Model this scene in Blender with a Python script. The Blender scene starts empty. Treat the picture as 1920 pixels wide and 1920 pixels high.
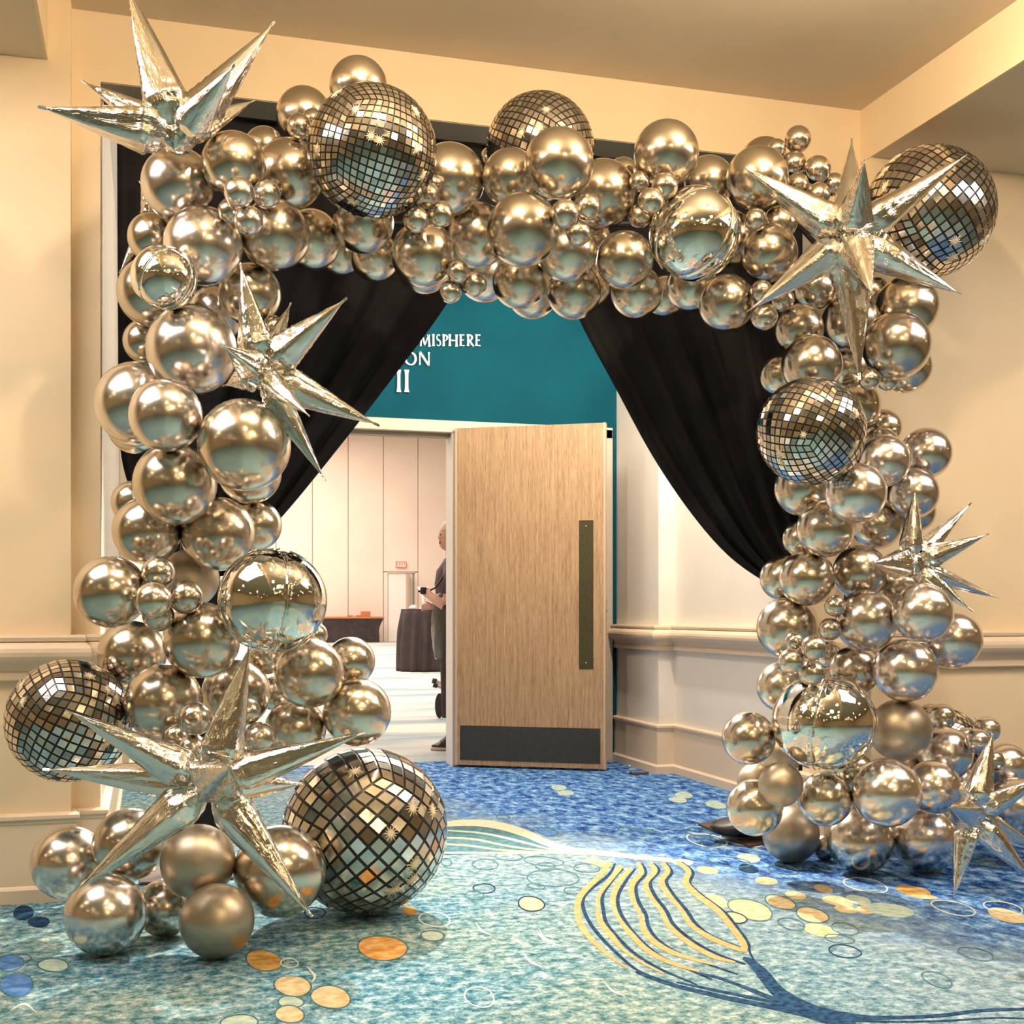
import bpy, bmesh, math, random
from mathutils import Vector, Matrix, noise
PI = math.pi
C = bpy.context.scene.collection
SC = bpy.context.scene
# ------------------------------------------------------------------ camera
# world: X runs along the entrance wall, Y goes into it, Z is up; the camera stands at the origin
F = 2330.0            # focal length in pixels of a 1920 frame
HZ = 1150.0           # horizon row
H = 1.05              # eye height
A = math.radians(16.37)
SA, CA = math.sin(A), math.cos(A)
cam = bpy.data.cameras.new('camera')
camo = bpy.data.objects.new('camera', cam); C.objects.link(camo)
camo.location = (0, 0, H); camo.rotation_euler = (PI/2, 0, -A)
cam.sensor_fit = 'HORIZONTAL'; cam.sensor_width = 36.0
cam.lens = 36.0*F/1920.0
cam.shift_x = 0.0; cam.shift_y = (HZ-960.0)/1920.0
cam.clip_start = 0.05; cam.clip_end = 200
SC.camera = camo
# ------------------------------------------------------------------ world, exposure, large lamps
w = bpy.data.worlds.new('world'); SC.world = w; w.use_nodes = True
w.node_tree.nodes['Background'].inputs[0].default_value = (1.0, 0.86, 0.68, 1)
w.node_tree.nodes['Background'].inputs[1].default_value = 0.15
SC.view_settings.view_transform = 'Standard'
try: SC.view_settings.look = 'None'
except Exception: pass
SC.view_settings.exposure = 0.0
SC.view_settings.gamma = 1.0
SC.view_settings.use_curve_mapping = False
L_PANEL = 8.0          # white luminous ceiling panels
L_DOWN = 250.0         # warm downlights
L_BOWL = 50.0          # large warm ceiling bowls
P_ALCOVE = 165.0       # downlights in the alcove
P_HALL = 4300.0       # hall beyond the doors
def lamp(name, kind, loc, power, col, size=0.1, rot=None, size_y=None, spot=None):
    l = bpy.data.lights.new(name, kind); l.energy = power; l.color = col
    if kind == 'AREA':
        l.size = size
        if size_y: l.shape = 'RECTANGLE'; l.size_y = size_y
    else: l.shadow_soft_size = size
    if spot: l.spot_size = spot; l.spot_blend = 0.35
    o = bpy.data.objects.new(name, l); C.objects.link(o); o.location = loc
    if rot: o.rotation_euler = rot
    return o
def aim(o, tgt):
    o.rotation_euler = (Vector(tgt)-o.location).to_track_quat('-Z', 'Y').to_euler()
lamp('hall_lamp', 'AREA', (1.0, 20.0, 7.55), P_HALL*0.62, (1, 0.90, 0.80), 14, None, 16)
lamp('hall_lamp', 'AREA', (1.0, 37.0, 7.55), P_HALL*0.62, (1, 0.90, 0.80), 14, None, 14)
ALC = [((1.75, 6.3, 3.2), 0.50), ((2.75, 6.4, 3.2), 1.15), ((1.2, 7.4, 3.2), 0.08)]
for p, k in ALC:
    lamp('alcove_lamp', 'POINT', p, P_ALCOVE*k, (1, 0.88, 0.72), 0.045)

P_BEAM = 1150.0         # added spot with no known lamp, throws the balloons' shadows on the carpet
o = lamp('added_shadow_spot', 'SPOT', (1.62, 6.75, 3.18), P_BEAM, (1, 0.90, 0.76), 0.03, None, None, math.radians(62)); aim(o, (0.8, 3.4, 0.0))
P_WASH = 66.0         # added hard lights before the arch, out of view, brightening header and carpet
WASH = [(0.75, 3.05, 3.10), (2.1, 3.15, 3.10)]
for p in WASH: lamp('added_bay_light', 'POINT', p, P_WASH, (1, 0.80, 0.56), 0.035)
# ------------------------------------------------------------------ helpers
def UP(px, py, D):
    xr = (px-960.0)/F*D
    return Vector((xr*CA+D*SA, -xr*SA+D*CA, H+(HZ-py)/F*D))
def DY(px, Y): return Y/(CA-(px-960.0)/F*SA)
def ATY(px, py, Y): return UP(px, py, DY(px, Y))
def ATF(px, py, z=0.0): return UP(px, py, F*(H-z)/(py-HZ))

def tag(o, label=None, cat=None, group=None, kind=None):
    if label: o['label'] = label
    if cat: o['category'] = cat
    if group: o['group'] = group
    if kind: o['kind'] = kind
    return o
def link_mesh(name, me, m=None, parent=None, smooth=False):
    o = bpy.data.objects.new(name, me); C.objects.link(o)
    if m is not None:
        if not me.materials: me.materials.append(m)
    if parent is not None: o.parent = parent
    if smooth:
        for p in me.polygons: p.use_smooth = True
    return o
def obj(name, bm, m, parent=None, smooth=False):
    me = bpy.data.meshes.new(name); bmesh.ops.recalc_face_normals(bm, faces=bm.faces[:]); bm.to_mesh(me); bm.free()
    return link_mesh(name, me, m, parent, smooth)
def empty(name, loc, rz=0):
    o = bpy.data.objects.new(name, None); C.objects.link(o); o.empty_display_size = 0.05
    o.location = loc; o.rotation_euler = (0, 0, rz); return o
def struct(name, bm, m, parent=None, smooth=False):
    o = obj(name, bm, m, parent, smooth)
    if parent is None: o['kind'] = 'structure'
    return o
def box(bm, a, b, bev=0.0):
    r = bmesh.ops.create_cube(bm, size=1.0)
    vs = r['verts']
    for v in vs:
        v.co = Vector((a[i]+(v.co[i]+0.5)*(b[i]-a[i]) for i in range(3)))
    if bev > 0:
        es = list({e for v in vs for e in v.link_edges})
        bmesh.ops.bevel(bm, geom=es, offset=bev, segments=2, affect='EDGES', profile=0.5)
    return vs
def nb(): return bmesh.new()
def grid_faces(bm, rows, close_u=False, cap=False):
    R = [[bm.verts.new(p) for p in r] for r in rows]
    n = len(R[0])
    for i in range(len(R)-1):
        for j in range(n if close_u else n-1):
            k = (j+1) % n
            bm.faces.new((R[i][j], R[i][k], R[i+1][k], R[i+1][j]))
    if cap:
        bm.faces.new(R[0][::-1]); bm.faces.new(R[-1])
    return R
def tube(bm, pts, r, n=10, cap=True):
    pts = [Vector(p) for p in pts]; rows = []
    for i, p in enumerate(pts):
        d = (pts[min(i+1, len(pts)-1)]-pts[max(i-1, 0)]).normalized()
        up = Vector((0, 0, 1)) if abs(d.z) < 0.9 else Vector((1, 0, 0))
        x = d.cross(up).normalized(); y = d.cross(x)
        rr = r[i] if isinstance(r, (list, tuple)) else r
        rows.append([p+(x*math.cos(t)+y*math.sin(t))*rr for t in [2*PI*k/n for k in range(n)]])
    grid_faces(bm, rows, True, cap)
def loft(bm, secs, n=20):
    rows = []
    for (x, y, z, rx, ry) in secs:
        rows.append([Vector((x+rx*math.cos(t), y+ry*math.sin(t), z)) for t in [2*PI*k/n for k in range(n)]])
    grid_faces(bm, rows, True, True)
def ell(bm, c, r, u=16, v=12):
    q = bmesh.ops.create_uvsphere(bm, u_segments=u, v_segments=v, radius=1.0)['verts']
    for p in q: p.co = Vector((c[0]+p.co.x*r[0], c[1]+p.co.y*r[1], c[2]+p.co.z*r[2]))
    return q
def sweep(bm, path, prof):
    """prof: closed list of (offset to the left of the path direction, z); path: plan polyline; mitred."""
    n = len(path); P = [Vector((p[0], p[1])) for p in path]
    rows = []
    for i in range(n):
        d0 = (P[i]-P[i-1]).normalized() if i > 0 else None
        d1 = (P[i+1]-P[i]).normalized() if i < n-1 else None
        if d0 is None: d0 = d1
        if d1 is None: d1 = d0
        n0 = Vector((d0.y, -d0.x)); n1 = Vector((d1.y, -d1.x))
        m = (n0+n1); m = m/max(0.2, m.dot(n0)) if m.length > 1e-6 else n0
        rows.append([Vector((P[i].x+m.x*o, P[i].y+m.y*o, z)) for o, z in prof])
    grid_faces(bm, rows, True, True)
def catmull(pts, k=6):
    P = [Vector(p) for p in pts]; out = []
    for i in range(len(P)-1):
        a = P[max(i-1, 0)]; b = P[i]; c = P[i+1]; d = P[min(i+2, len(P)-1)]
        for j in range(k):
            t = j/k
            out.append(0.5*((2*b)+(c-a)*t+(2*a-5*b+4*c-d)*t*t+(3*b-a-3*c+d)*t**3))
    out.append(P[-1]); return out

# ------------------------------------------------------------------ materials
def mat(name, col, rough=0.6, metal=0.0, coat=0.0, emis=None, es=0.0, spec=0.5):
    m = bpy.data.materials.new(name); m.use_nodes = True
    b = m.node_tree.nodes['Principled BSDF']
    b.inputs['Base Color'].default_value = (*col, 1); b.inputs['Roughness'].default_value = rough
    b.inputs['Metallic'].default_value = metal; b.inputs['Specular IOR Level'].default_value = spec
    if coat: b.inputs['Coat Weight'].default_value = coat; b.inputs['Coat Roughness'].default_value = 0.08
    if emis: b.inputs['Emission Color'].default_value = (*emis, 1); b.inputs['Emission Strength'].default_value = es
    return m
def N(m, t, **k):
    n = m.node_tree.nodes.new(t)
    for a, v in k.items(): setattr(n, a, v)
    return n
def LK(m, a, b): m.node_tree.links.new(a, b)
def noisy(m, c1, c2, scale=8, detail=4, lo=0.35, hi=0.65, bump=0.0, bscale=None, coord='Object', stretch=None, rough=None):
    """base colour = mix(c1,c2,noise); optional bump"""
    b = m.node_tree.nodes['Principled BSDF']
    tc = N(m, 'ShaderNodeTexCoord'); src = tc.outputs[coord]
    if stretch:
        mp = N(m, 'ShaderNodeMapping'); mp.inputs['Scale'].default_value = stretch
        LK(m, src, mp.inputs[0]); src = mp.outputs[0]
    nz = N(m, 'ShaderNodeTexNoise'); nz.inputs['Scale'].default_value = scale; nz.inputs['Detail'].default_value = detail
    LK(m, src, nz.inputs['Vector'])
    cr = N(m, 'ShaderNodeValToRGB'); cr.color_ramp.elements[0].position = lo; cr.color_ramp.elements[1].position = hi
    cr.color_ramp.elements[0].color = (*c1, 1); cr.color_ramp.elements[1].color = (*c2, 1)
    LK(m, nz.outputs['Fac'], cr.inputs[0]); LK(m, cr.outputs[0], b.inputs['Base Color'])
    if bump:
        n2 = N(m, 'ShaderNodeTexNoise'); n2.inputs['Scale'].default_value = bscale or scale*8; n2.inputs['Detail'].default_value = 3
        LK(m, src, n2.inputs['Vector'])
        bp = N(m, 'ShaderNodeBump'); bp.inputs['Strength'].default_value = bump; bp.inputs['Distance'].default_value = 0.01
        LK(m, n2.outputs['Fac'], bp.inputs['Height']); LK(m, bp.outputs[0], b.inputs['Normal'])
    return m
M = {}
M['wall'] = noisy(mat('cream_paint', (0.8, 0.68, 0.5), 0.75), (0.80, 0.63, 0.41), (0.83, 0.66, 0.44), 3, 3, bump=0.02, bscale=260)
M['wall_white'] = noisy(mat('pale_paint', (0.82, 0.75, 0.66), 0.7), (0.80, 0.73, 0.645), (0.83, 0.765, 0.68), 3, 3, bump=0.02, bscale=260)
M['wall_shaded'] = noisy(mat('shaded_pale_paint', (0.4, 0.36, 0.31), 0.75), (0.40, 0.36, 0.31), (0.43, 0.385, 0.335), 3, 3, bump=0.02, bscale=260)  # pale alcove paint darkened: the left wall's shade is put into its colour
M['trim'] = mat('trim_paint', (0.79, 0.63, 0.46), 0.42)
M['ceil'] = noisy(mat('ceiling_paint', (0.5, 0.42, 0.31), 0.85), (0.60, 0.495, 0.35), (0.63, 0.52, 0.37), 2, 3, bump=0.03, bscale=400)
M['soffit'] = noisy(mat('soffit_paint', (0.60, 0.54, 0.44), 0.85), (0.66, 0.545, 0.39), (0.69, 0.57, 0.41), 2, 3, bump=0.03, bscale=400)
M['ceil_w'] = mat('alcove_ceiling_paint', (0.82, 0.80, 0.77), 0.8)
M['teal'] = noisy(mat('teal_paint', (0.0, 0.2, 0.25), 0.8, spec=0.12), (0.0006, 0.052, 0.078), (0.0008, 0.062, 0.090), 3, 3, bump=0.02, bscale=300)
M['grey'] = mat('grey_reveal', (0.30, 0.265, 0.22), 0.7)
M['letter'] = mat('letter_paint', (0.86, 0.84, 0.80), 0.4)
M['hall'] = noisy(mat('hall_panel_fabric', (0.86, 0.70, 0.58), 0.85), (0.84, 0.665, 0.55), (0.88, 0.72, 0.60), 0.6, 3)
M['hall_seam'] = mat('hall_seam', (0.60, 0.46, 0.38), 0.8)
M['hall_w'] = mat('hall_white', (0.88, 0.82, 0.76), 0.8)
M['black_cloth'] = noisy(mat('black_drape', (0.006, 0.006, 0.007), 0.78, spec=0.3), (0.0045, 0.0045, 0.006), (0.009, 0.009, 0.011), 5, 3, bump=0.15, bscale=500)
M['brown_cloth'] = noisy(mat('table_drape', (0.04, 0.025, 0.024), 0.8), (0.030, 0.019, 0.019), (0.046, 0.030, 0.028), 5, 3)
M['bronze'] = noisy(mat('bronze_plate', (0.045, 0.038, 0.012), 0.5, 0.3), (0.04, 0.035, 0.011), (0.055, 0.046, 0.016), 60, 3)
M['kick'] = noisy(mat('kick_plate', (0.03, 0.032, 0.028), 0.5, 0.2), (0.024, 0.027, 0.025), (0.038, 0.038, 0.032), 90, 4)
M['wood_edge'] = mat('door_edge_wood', (0.50, 0.36, 0.25), 0.5)
M['frame_paint'] = mat('door_frame_paint', (0.55, 0.47, 0.38), 0.45)
M['frame_dark'] = mat('frame_stop', (0.25, 0.19, 0.13), 0.5)
M['chrome_metal'] = mat('polished_steel', (0.7, 0.68, 0.65), 0.15, 1.0)
M['steel'] = mat('brown_steel_plate', (0.09, 0.055, 0.045), 0.5, 0.3)
M['sand'] = mat('black_vinyl', (0.008, 0.008, 0.008), 0.4)
M['pole'] = mat('white_pole', (0.7, 0.7, 0.7), 0.4)
M['skin'] = noisy(mat('skin', (0.75, 0.45, 0.34), 0.5), (0.74, 0.44, 0.33), (0.78, 0.49, 0.38), 9, 2)
M['hair'] = mat('pale_hair', (0.72, 0.60, 0.46), 0.6)
M['lip'] = mat('lips', (0.5, 0.10, 0.09), 0.4)
M['eye'] = mat('eye', (0.03, 0.02, 0.02), 0.2)
M['teeth'] = mat('teeth', (0.85, 0.82, 0.76), 0.3)
M['shirt'] = noisy(mat('mauve_shirt', (0.10, 0.06, 0.065), 0.8), (0.09, 0.055, 0.06), (0.12, 0.075, 0.08), 8, 3)
M['satin'] = noisy(mat('black_satin', (0.03, 0.025, 0.022), 0.32, spec=0.7), (0.022, 0.018, 0.016), (0.045, 0.038, 0.032), 6, 3, bump=0.8, bscale=14)
M['pants'] = noisy(mat('brown_trousers', (0.045, 0.03, 0.03), 0.85), (0.038, 0.026, 0.027), (0.055, 0.038, 0.037), 8, 3)
M['shoe'] = mat('black_shoe', (0.02, 0.018, 0.016), 0.5)
M['sole'] = mat('pale_sole', (0.6, 0.5, 0.4), 0.6)
M['plain_black'] = mat('black_plastic', (0.012, 0.011, 0.011), 0.4)
M['pinkbar'] = mat('pale_bar', (0.5, 0.36, 0.34), 0.4)
M['ceramic'] = mat('white_ceramic', (0.88, 0.82, 0.76), 0.3)
M['orange_wood'] = mat('orange_wood', (0.50, 0.17, 0.06), 0.5)
M['red'] = mat('red_letters', (0.70, 0.05, 0.04), 0.4, emis=(1.0, 0.10, 0.07), es=0.15)
M['exit_face'] = mat('exit_face', (0.88, 0.78, 0.72), 0.5)
def emitter(name, col, s):
    m = bpy.data.materials.new(name); m.use_nodes = True; nt = m.node_tree; nt.nodes.remove(nt.nodes['Principled BSDF'])
    e = nt.nodes.new('ShaderNodeEmission'); e.inputs[0].default_value = (*col, 1); e.inputs[1].default_value = s
    nt.links.new(e.outputs[0], nt.nodes['Material Output'].inputs[0]); return m
M['em_panel'] = emitter('panel_glow', (1.0, 0.90, 0.82), L_PANEL)
M['em_down'] = emitter('downlight_glow', (1.0, 0.74, 0.42), L_DOWN)
M['em_bowl'] = emitter('bowl_glow', (1.0, 0.72, 0.38), L_BOWL)
# oak veneer of the door
def oak():
    m = mat('oak_veneer', (0.5, 0.34, 0.2), 0.45); b = m.node_tree.nodes['Principled BSDF']
    tc = N(m, 'ShaderNodeTexCoord'); mp = N(m, 'ShaderNodeMapping'); mp.inputs['Scale'].default_value = (26, 26, 1.1)
    LK(m, tc.outputs['Object'], mp.inputs[0])
    n1 = N(m, 'ShaderNodeTexNoise'); n1.inputs['Scale'].default_value = 2.2; n1.inputs['Detail'].default_value = 8; n1.inputs['Roughness'].default_value = 0.68
    LK(m, mp.outputs[0], n1.inputs['Vector'])
    mp2 = N(m, 'ShaderNodeMapping'); mp2.inputs['Scale'].default_value = (150, 150, 9); LK(m, tc.outputs['Object'], mp2.inputs[0])
    n2 = N(m, 'ShaderNodeTexNoise'); n2.inputs['Scale'].default_value = 1.6; n2.inputs['Detail'].default_value = 4; LK(m, mp2.outputs[0], n2.inputs['Vector'])
    mx = N(m, 'ShaderNodeMath', operation='MULTIPLY_ADD'); mx.inputs[1].default_value = 0.45
    LK(m, n2.outputs['Fac'], mx.inputs[0])
    m3 = N(m, 'ShaderNodeMath', operation='MULTIPLY'); m3.inputs[1].default_value = 0.6; LK(m, n1.outputs['Fac'], m3.inputs[0]); LK(m, m3.outputs[0], mx.inputs[2])
    cr = N(m, 'ShaderNodeValToRGB'); e = cr.color_ramp.elements
    e[0].position = 0.38; e[0].color = (0.20, 0.115, 0.056, 1); e[1].position = 0.66; e[1].color = (0.47, 0.315, 0.19, 1)
    k = e.new(0.52); k.color = (0.355, 0.225, 0.125, 1)
    LK(m, mx.outputs[0], cr.inputs[0]); LK(m, cr.outputs[0], b.inputs['Base Color']); return m
M['oak'] = oak()
# chrome latex in three tones (browner: warm wall reflections painted in), foil, disco print
def latex(name, col, rough, coat):
    m = mat(name, col, rough, 1.0, coat); b = m.node_tree.nodes['Principled BSDF']
    oi = N(m, 'ShaderNodeObjectInfo'); hs = N(m, 'ShaderNodeHueSaturation'); hs.inputs['Color'].default_value = (*col, 1)
    mr = N(m, 'ShaderNodeMapRange'); mr.inputs[3].default_value = 0.9; mr.inputs[4].default_value = 1.1
    LK(m, oi.outputs['Random'], mr.inputs[0]); LK(m, mr.outputs[0], hs.inputs['Value']); LK(m, hs.outputs[0], b.inputs['Base Color']); return m
M['latex'] = latex('chrome_silver_latex', (0.66, 0.585, 0.485), 0.21, 0.25)
M['latex_pale'] = latex('bright_silver_latex', (0.77, 0.70, 0.645), 0.22, 0.25)
M['latex_warm_reflect'] = latex('warm_reflection_latex', (0.50, 0.425, 0.325), 0.42, 0.10)
def foil(name, col, rough, bump, scale):
    m = mat(name, col, rough, 1.0); b = m.node_tree.nodes['Principled BSDF']
    tc = N(m, 'ShaderNodeTexCoord'); nz = N(m, 'ShaderNodeTexNoise'); nz.inputs['Scale'].default_value = scale; nz.inputs['Detail'].default_value = 3
    LK(m, tc.outputs['Object'], nz.inputs['Vector']); bp = N(m, 'ShaderNodeBump'); bp.inputs['Strength'].default_value = bump; bp.inputs['Distance'].default_value = 0.01
    LK(m, nz.outputs['Fac'], bp.inputs['Height']); LK(m, bp.outputs[0], b.inputs['Normal']); return m
M['foil'] = foil('mirror_foil', (0.86, 0.82, 0.76), 0.07, 0.10, 60)
def spikefoil():
    m = mat('starburst_foil', (0.85, 0.815, 0.76), 0.085, 1.0); b = m.node_tree.nodes['Principled BSDF']
    tc = N(m, 'ShaderNodeTexCoord'); mp = N(m, 'ShaderNodeMapping'); mp.inputs['Scale'].default_value = (75, 75, 14); LK(m, tc.outputs['Object'], mp.inputs[0])
    n1 = N(m, 'ShaderNodeTexNoise'); n1.inputs['Scale'].default_value = 1.0; n1.inputs['Detail'].default_value = 4; LK(m, mp.outputs[0], n1.inputs['Vector'])
    bp = N(m, 'ShaderNodeBump'); bp.inputs['Strength'].default_value = 0.42; bp.inputs['Distance'].default_value = 0.010
    LK(m, n1.outputs['Fac'], bp.inputs['Height']); LK(m, bp.outputs[0], b.inputs['Normal']); return m
M['spike'] = spikefoil()
M['orb'] = foil('mirror_orb_foil', (0.88, 0.84, 0.77), 0.02, 0.03, 25)
M['tile'] = foil('disco_tile_foil', (0.74, 0.69, 0.62), 0.12, 0.02, 20)
M['tile_light'] = foil('disco_tile_light', (0.86, 0.81, 0.74), 0.14, 0.02, 20)
M['tile_dark'] = foil('disco_tile_dark', (0.50, 0.455, 0.39), 0.12, 0.02, 20)
M['ink'] = mat('black_print', (0.006, 0.005, 0.005), 0.35)
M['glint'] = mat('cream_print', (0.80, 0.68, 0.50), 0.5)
# carpet
def carpet():
    m = mat('patterned_carpet', (0.2, 0.4, 0.4), 0.95, spec=0.1); b = m.node_tree.nodes['Principled BSDF']
    tc = N(m, 'ShaderNodeTexCoord'); P = tc.outputs['Object']
    def nz(scale, det=5, rough=0.6, st=None):
        n = N(m, 'ShaderNodeTexNoise'); n.inputs['Scale'].default_value = scale; n.inputs['Detail'].default_value = det; n.inputs['Roughness'].default_value = rough
        if st:
            mp = N(m, 'ShaderNodeMapping'); mp.inputs['Scale'].default_value = st; LK(m, P, mp.inputs[0]); LK(m, mp.outputs[0], n.inputs['Vector'])
        else: LK(m, P, n.inputs['Vector'])
        return n.outputs['Fac']
    def ramp(src, stops):
        cr = N(m, 'ShaderNodeValToRGB'); e = cr.color_ramp.elements
        e[0].position = stops[0][0]; e[0].color = (*stops[0][1], 1); e[1].position = stops[-1][0]; e[1].color = (*stops[-1][1], 1)
        for p, c in stops[1:-1]: k = e.new(p); k.color = (*c, 1)
        LK(m, src, cr.inputs[0]); return cr.outputs[0]
    def mix(f, a, c):
        x = N(m, 'ShaderNodeMixRGB'); LK(m, a, x.inputs[1]); LK(m, c, x.inputs[2])
        if isinstance(f, float): x.inputs[0].default_value = f
        else: LK(m, f, x.inputs[0])
        return x.outputs[0]
    mott = nz(24, 10, 0.80)
    teal = ramp(mott, [(0.40, (0.008, 0.080, 0.137)), (0.47, (0.062, 0.193, 0.270)), (0.53, (0.190, 0.339, 0.419)), (0.62, (0.493, 0.604, 0.663))])
    green = ramp(mott, [(0.40, (0.033, 0.109, 0.126)), (0.47, (0.122, 0.232, 0.237)), (0.53, (0.257, 0.354, 0.342)), (0.62, (0.531, 0.566, 0.530))])
    grey = ramp(mott, [(0.40, (0.071, 0.137, 0.187)), (0.5, (0.199, 0.283, 0.332)), (0.62, (0.379, 0.453, 0.497))])
    mott2 = nz(17, 9, 0.80, (1.0, 0.55, 1.0))
    blue = ramp(mott2, [(0.41, (0.005, 0.020, 0.131)), (0.47, (0.027, 0.108, 0.342)), (0.53, (0.117, 0.270, 0.540)), (0.61, (0.378, 0.540, 0.702))])
    big = nz(1.1, 3, 0.5)
    fz = ramp(big, [(0.42, (0, 0, 0)), (0.60, (1, 1, 1))])
    base = mix(fz, teal, green)
    # the blue field runs along X + 0.35 Y
    sx = N(m, 'ShaderNodeSeparateXYZ'); LK(m, P, sx.inputs[0])
    ma = N(m, 'ShaderNodeMath', operation='MULTIPLY_ADD'); ma.inputs[1].default_value = 0.35; LK(m, sx.outputs[1], ma.inputs[0]); LK(m, sx.outputs[0], ma.inputs[2])
    wob = nz(1.6, 5, 0.6)
    mb = N(m, 'ShaderNodeMath', operation='MULTIPLY_ADD'); mb.inputs[1].default_value = 1.3; LK(m, wob, mb.inputs[0]); LK(m, ma.outputs[0], mb.inputs[2])
    g = N(m, 'ShaderNodeMapRange'); g.inputs[1].default_value = 4.15; g.inputs[2].default_value = 4.75; LK(m, mb.outputs[0], g.inputs[0])
    g2 = N(m, 'ShaderNodeMapRange'); g2.inputs[1].default_value = 3.1; g2.inputs[2].default_value = 4.2; LK(m, mb.outputs[0], g2.inputs[0])
    base = mix(g2.outputs[0], base, grey)
    g3 = N(m, 'ShaderNodeMapRange'); g3.inputs[1].default_value = 4.9; g3.inputs[2].default_value = 4.3; LK(m, sx.outputs[0], g3.inputs[0])
    gm = N(m, 'ShaderNodeMath', operation='MULTIPLY'); LK(m, g.outputs[0], gm.inputs[0]); LK(m, g3.outputs[0], gm.inputs[1])
    g4 = N(m, 'ShaderNodeMapRange'); g4.inputs[1].default_value = 2.2; g4.inputs[2].default_value = 3.0; LK(m, sx.outputs[1], g4.inputs[0])
    gn = N(m, 'ShaderNodeMath', operation='MULTIPLY'); LK(m, gm.outputs[0], gn.inputs[0]); LK(m, g4.outputs[0], gn.inputs[1])
    col = mix(gn.outputs[0], base, blue)
    LK(m, col, b.inputs['Base Color'])
    bp = N(m, 'ShaderNodeBump'); bp.inputs['Strength'].default_value = 0.35; bp.inputs['Distance'].default_value = 0.006
    LK(m, nz(420, 2), bp.inputs['Height']); LK(m, bp.outputs[0], b.inputs['Normal'])
    return m
M['carpet'] = carpet()
M['hall_floor'] = noisy(mat('hall_carpet', (0.7, 0.7, 0.68), 0.9), (0.27, 0.34, 0.38), (0.64, 0.60, 0.53), 0.8, 7, 0.40, 0.56, stretch=(0.45, 1.3, 1))
def yarn(name, c1, c2, sc=30): return noisy(mat(name, c1, 0.95, spec=0.1), c1, c2, sc, 6, 0.38, 0.62)
M['y_cream'] = yarn('yarn_cream', (0.496, 0.368, 0.176), (0.624, 0.544, 0.368))
M['y_pale'] = yarn('yarn_pale', (0.288, 0.432, 0.416), (0.496, 0.560, 0.448))
M['y_orange'] = yarn('yarn_orange', (0.496, 0.216, 0.040), (0.656, 0.416, 0.176), 22)
M['y_ochre'] = yarn('yarn_ochre', (0.336, 0.176, 0.040), (0.528, 0.336, 0.112), 22)
M['y_peach'] = yarn('yarn_peach', (0.528, 0.264, 0.104), (0.608, 0.352, 0.168))
M['y_band'] = yarn('yarn_band', (0.560, 0.456, 0.320), (0.624, 0.544, 0.440))
M['y_blue'] = yarn('yarn_blue', (0.048, 0.136, 0.416), (0.112, 0.240, 0.480))
M['y_navy'] = yarn('yarn_navy', (0.005, 0.020, 0.060), (0.016, 0.056, 0.112))
M['y_stem'] = yarn('yarn_stem', (0.004, 0.024, 0.072), (0.024, 0.080, 0.168), 50)
M['y_ring'] = yarn('yarn_ring', (0.040, 0.104, 0.136), (0.088, 0.184, 0.208))
M['y_white'] = yarn('yarn_white', (0.496, 0.592, 0.560), (0.640, 0.688, 0.608))

# ------------------------------------------------------------------ room shell
XL, XR = -0.168, 2.90            # alcove opening
BL, BR = -0.354, 3.083           # raised ceiling bay
YP, YW, YD = 4.84, 4.92, 8.31    # side panels, bay wall, door wall
AX, AX2, AJ = 3.22, 3.34, 7.55   # alcove right wall, its stepped-out length, the step
ZC, ZS, ZO, ZA = 3.31, 3.075, 3.05, 3.28
RX0, RX1, RY0 = -8.0, 11.0, -11.0
bm = nb(); box(bm, (RX0, RY0, -0.1), (RX1, 8.62, 0)); floor = struct('floor', bm, M['carpet'])
bm = nb(); box(bm, (RX0, YP, 0), (BL+0.085, 5.06, 3.4)); struct('wall_left', bm, M['wall'])
bm = nb(); box(bm, (BR, YP, 0), (RX1, 5.06, 3.4)); struct('wall_right', bm, M['wall'])
bm = nb()
box(bm, (BL+0.05, YW, 0), (XL, 5.06, 3.45)); box(bm, (XR, YW, 0), (BR+0.02, 5.06, 3.45)); box(bm, (XL, YW, ZO), (XR, 5.06, 3.45))
struct('wall_front', bm, M['wall'])
bm = nb(); box(bm, (XL-0.002, YW+0.004, ZO-0.004), (XR+0.002, 5.10, ZO-0.0005)); struct('trim_4', bm, M['grey'])
bm = nb(); box(bm, (BL, RY0, ZC), (BR, YW, 3.5)); struct('ceiling', bm, M['ceil'])
bm = nb(); box(bm, (RX0, RY0, ZS), (BL, YP, 3.5)); so = struct('ceiling_left', bm, M['soffit'])
bm = nb(); box(bm, (BR, RY0, ZS), (RX1, YP, 3.5)); so2 = struct('ceiling_right', bm, M['soffit'])
for nm, x0, x1 in (('trim_5', BL-0.004, BL+0.006), ('trim_6', BR-0.006, BR+0.004)):
    bm = nb(); box(bm, (x0, RY0, ZS-0.001), (x1, YW, ZC+0.002)); struct(nm, bm, M['wall'])
bm = nb(); box(bm, (RX0-0.2, RY0, 0), (RX0, YP, 3.4)); struct('wall_foyer_left', bm, M['wall'])
bm = nb(); box(bm, (RX1, RY0, 0), (RX1+0.2, YP, 3.4)); struct('wall_foyer_right', bm, M['wall'])
bm = nb(); box(bm, (RX0, RY0-0.2, 0), (RX1, RY0, 3.5)); struct('wall_back', bm, M['wall'])
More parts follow.
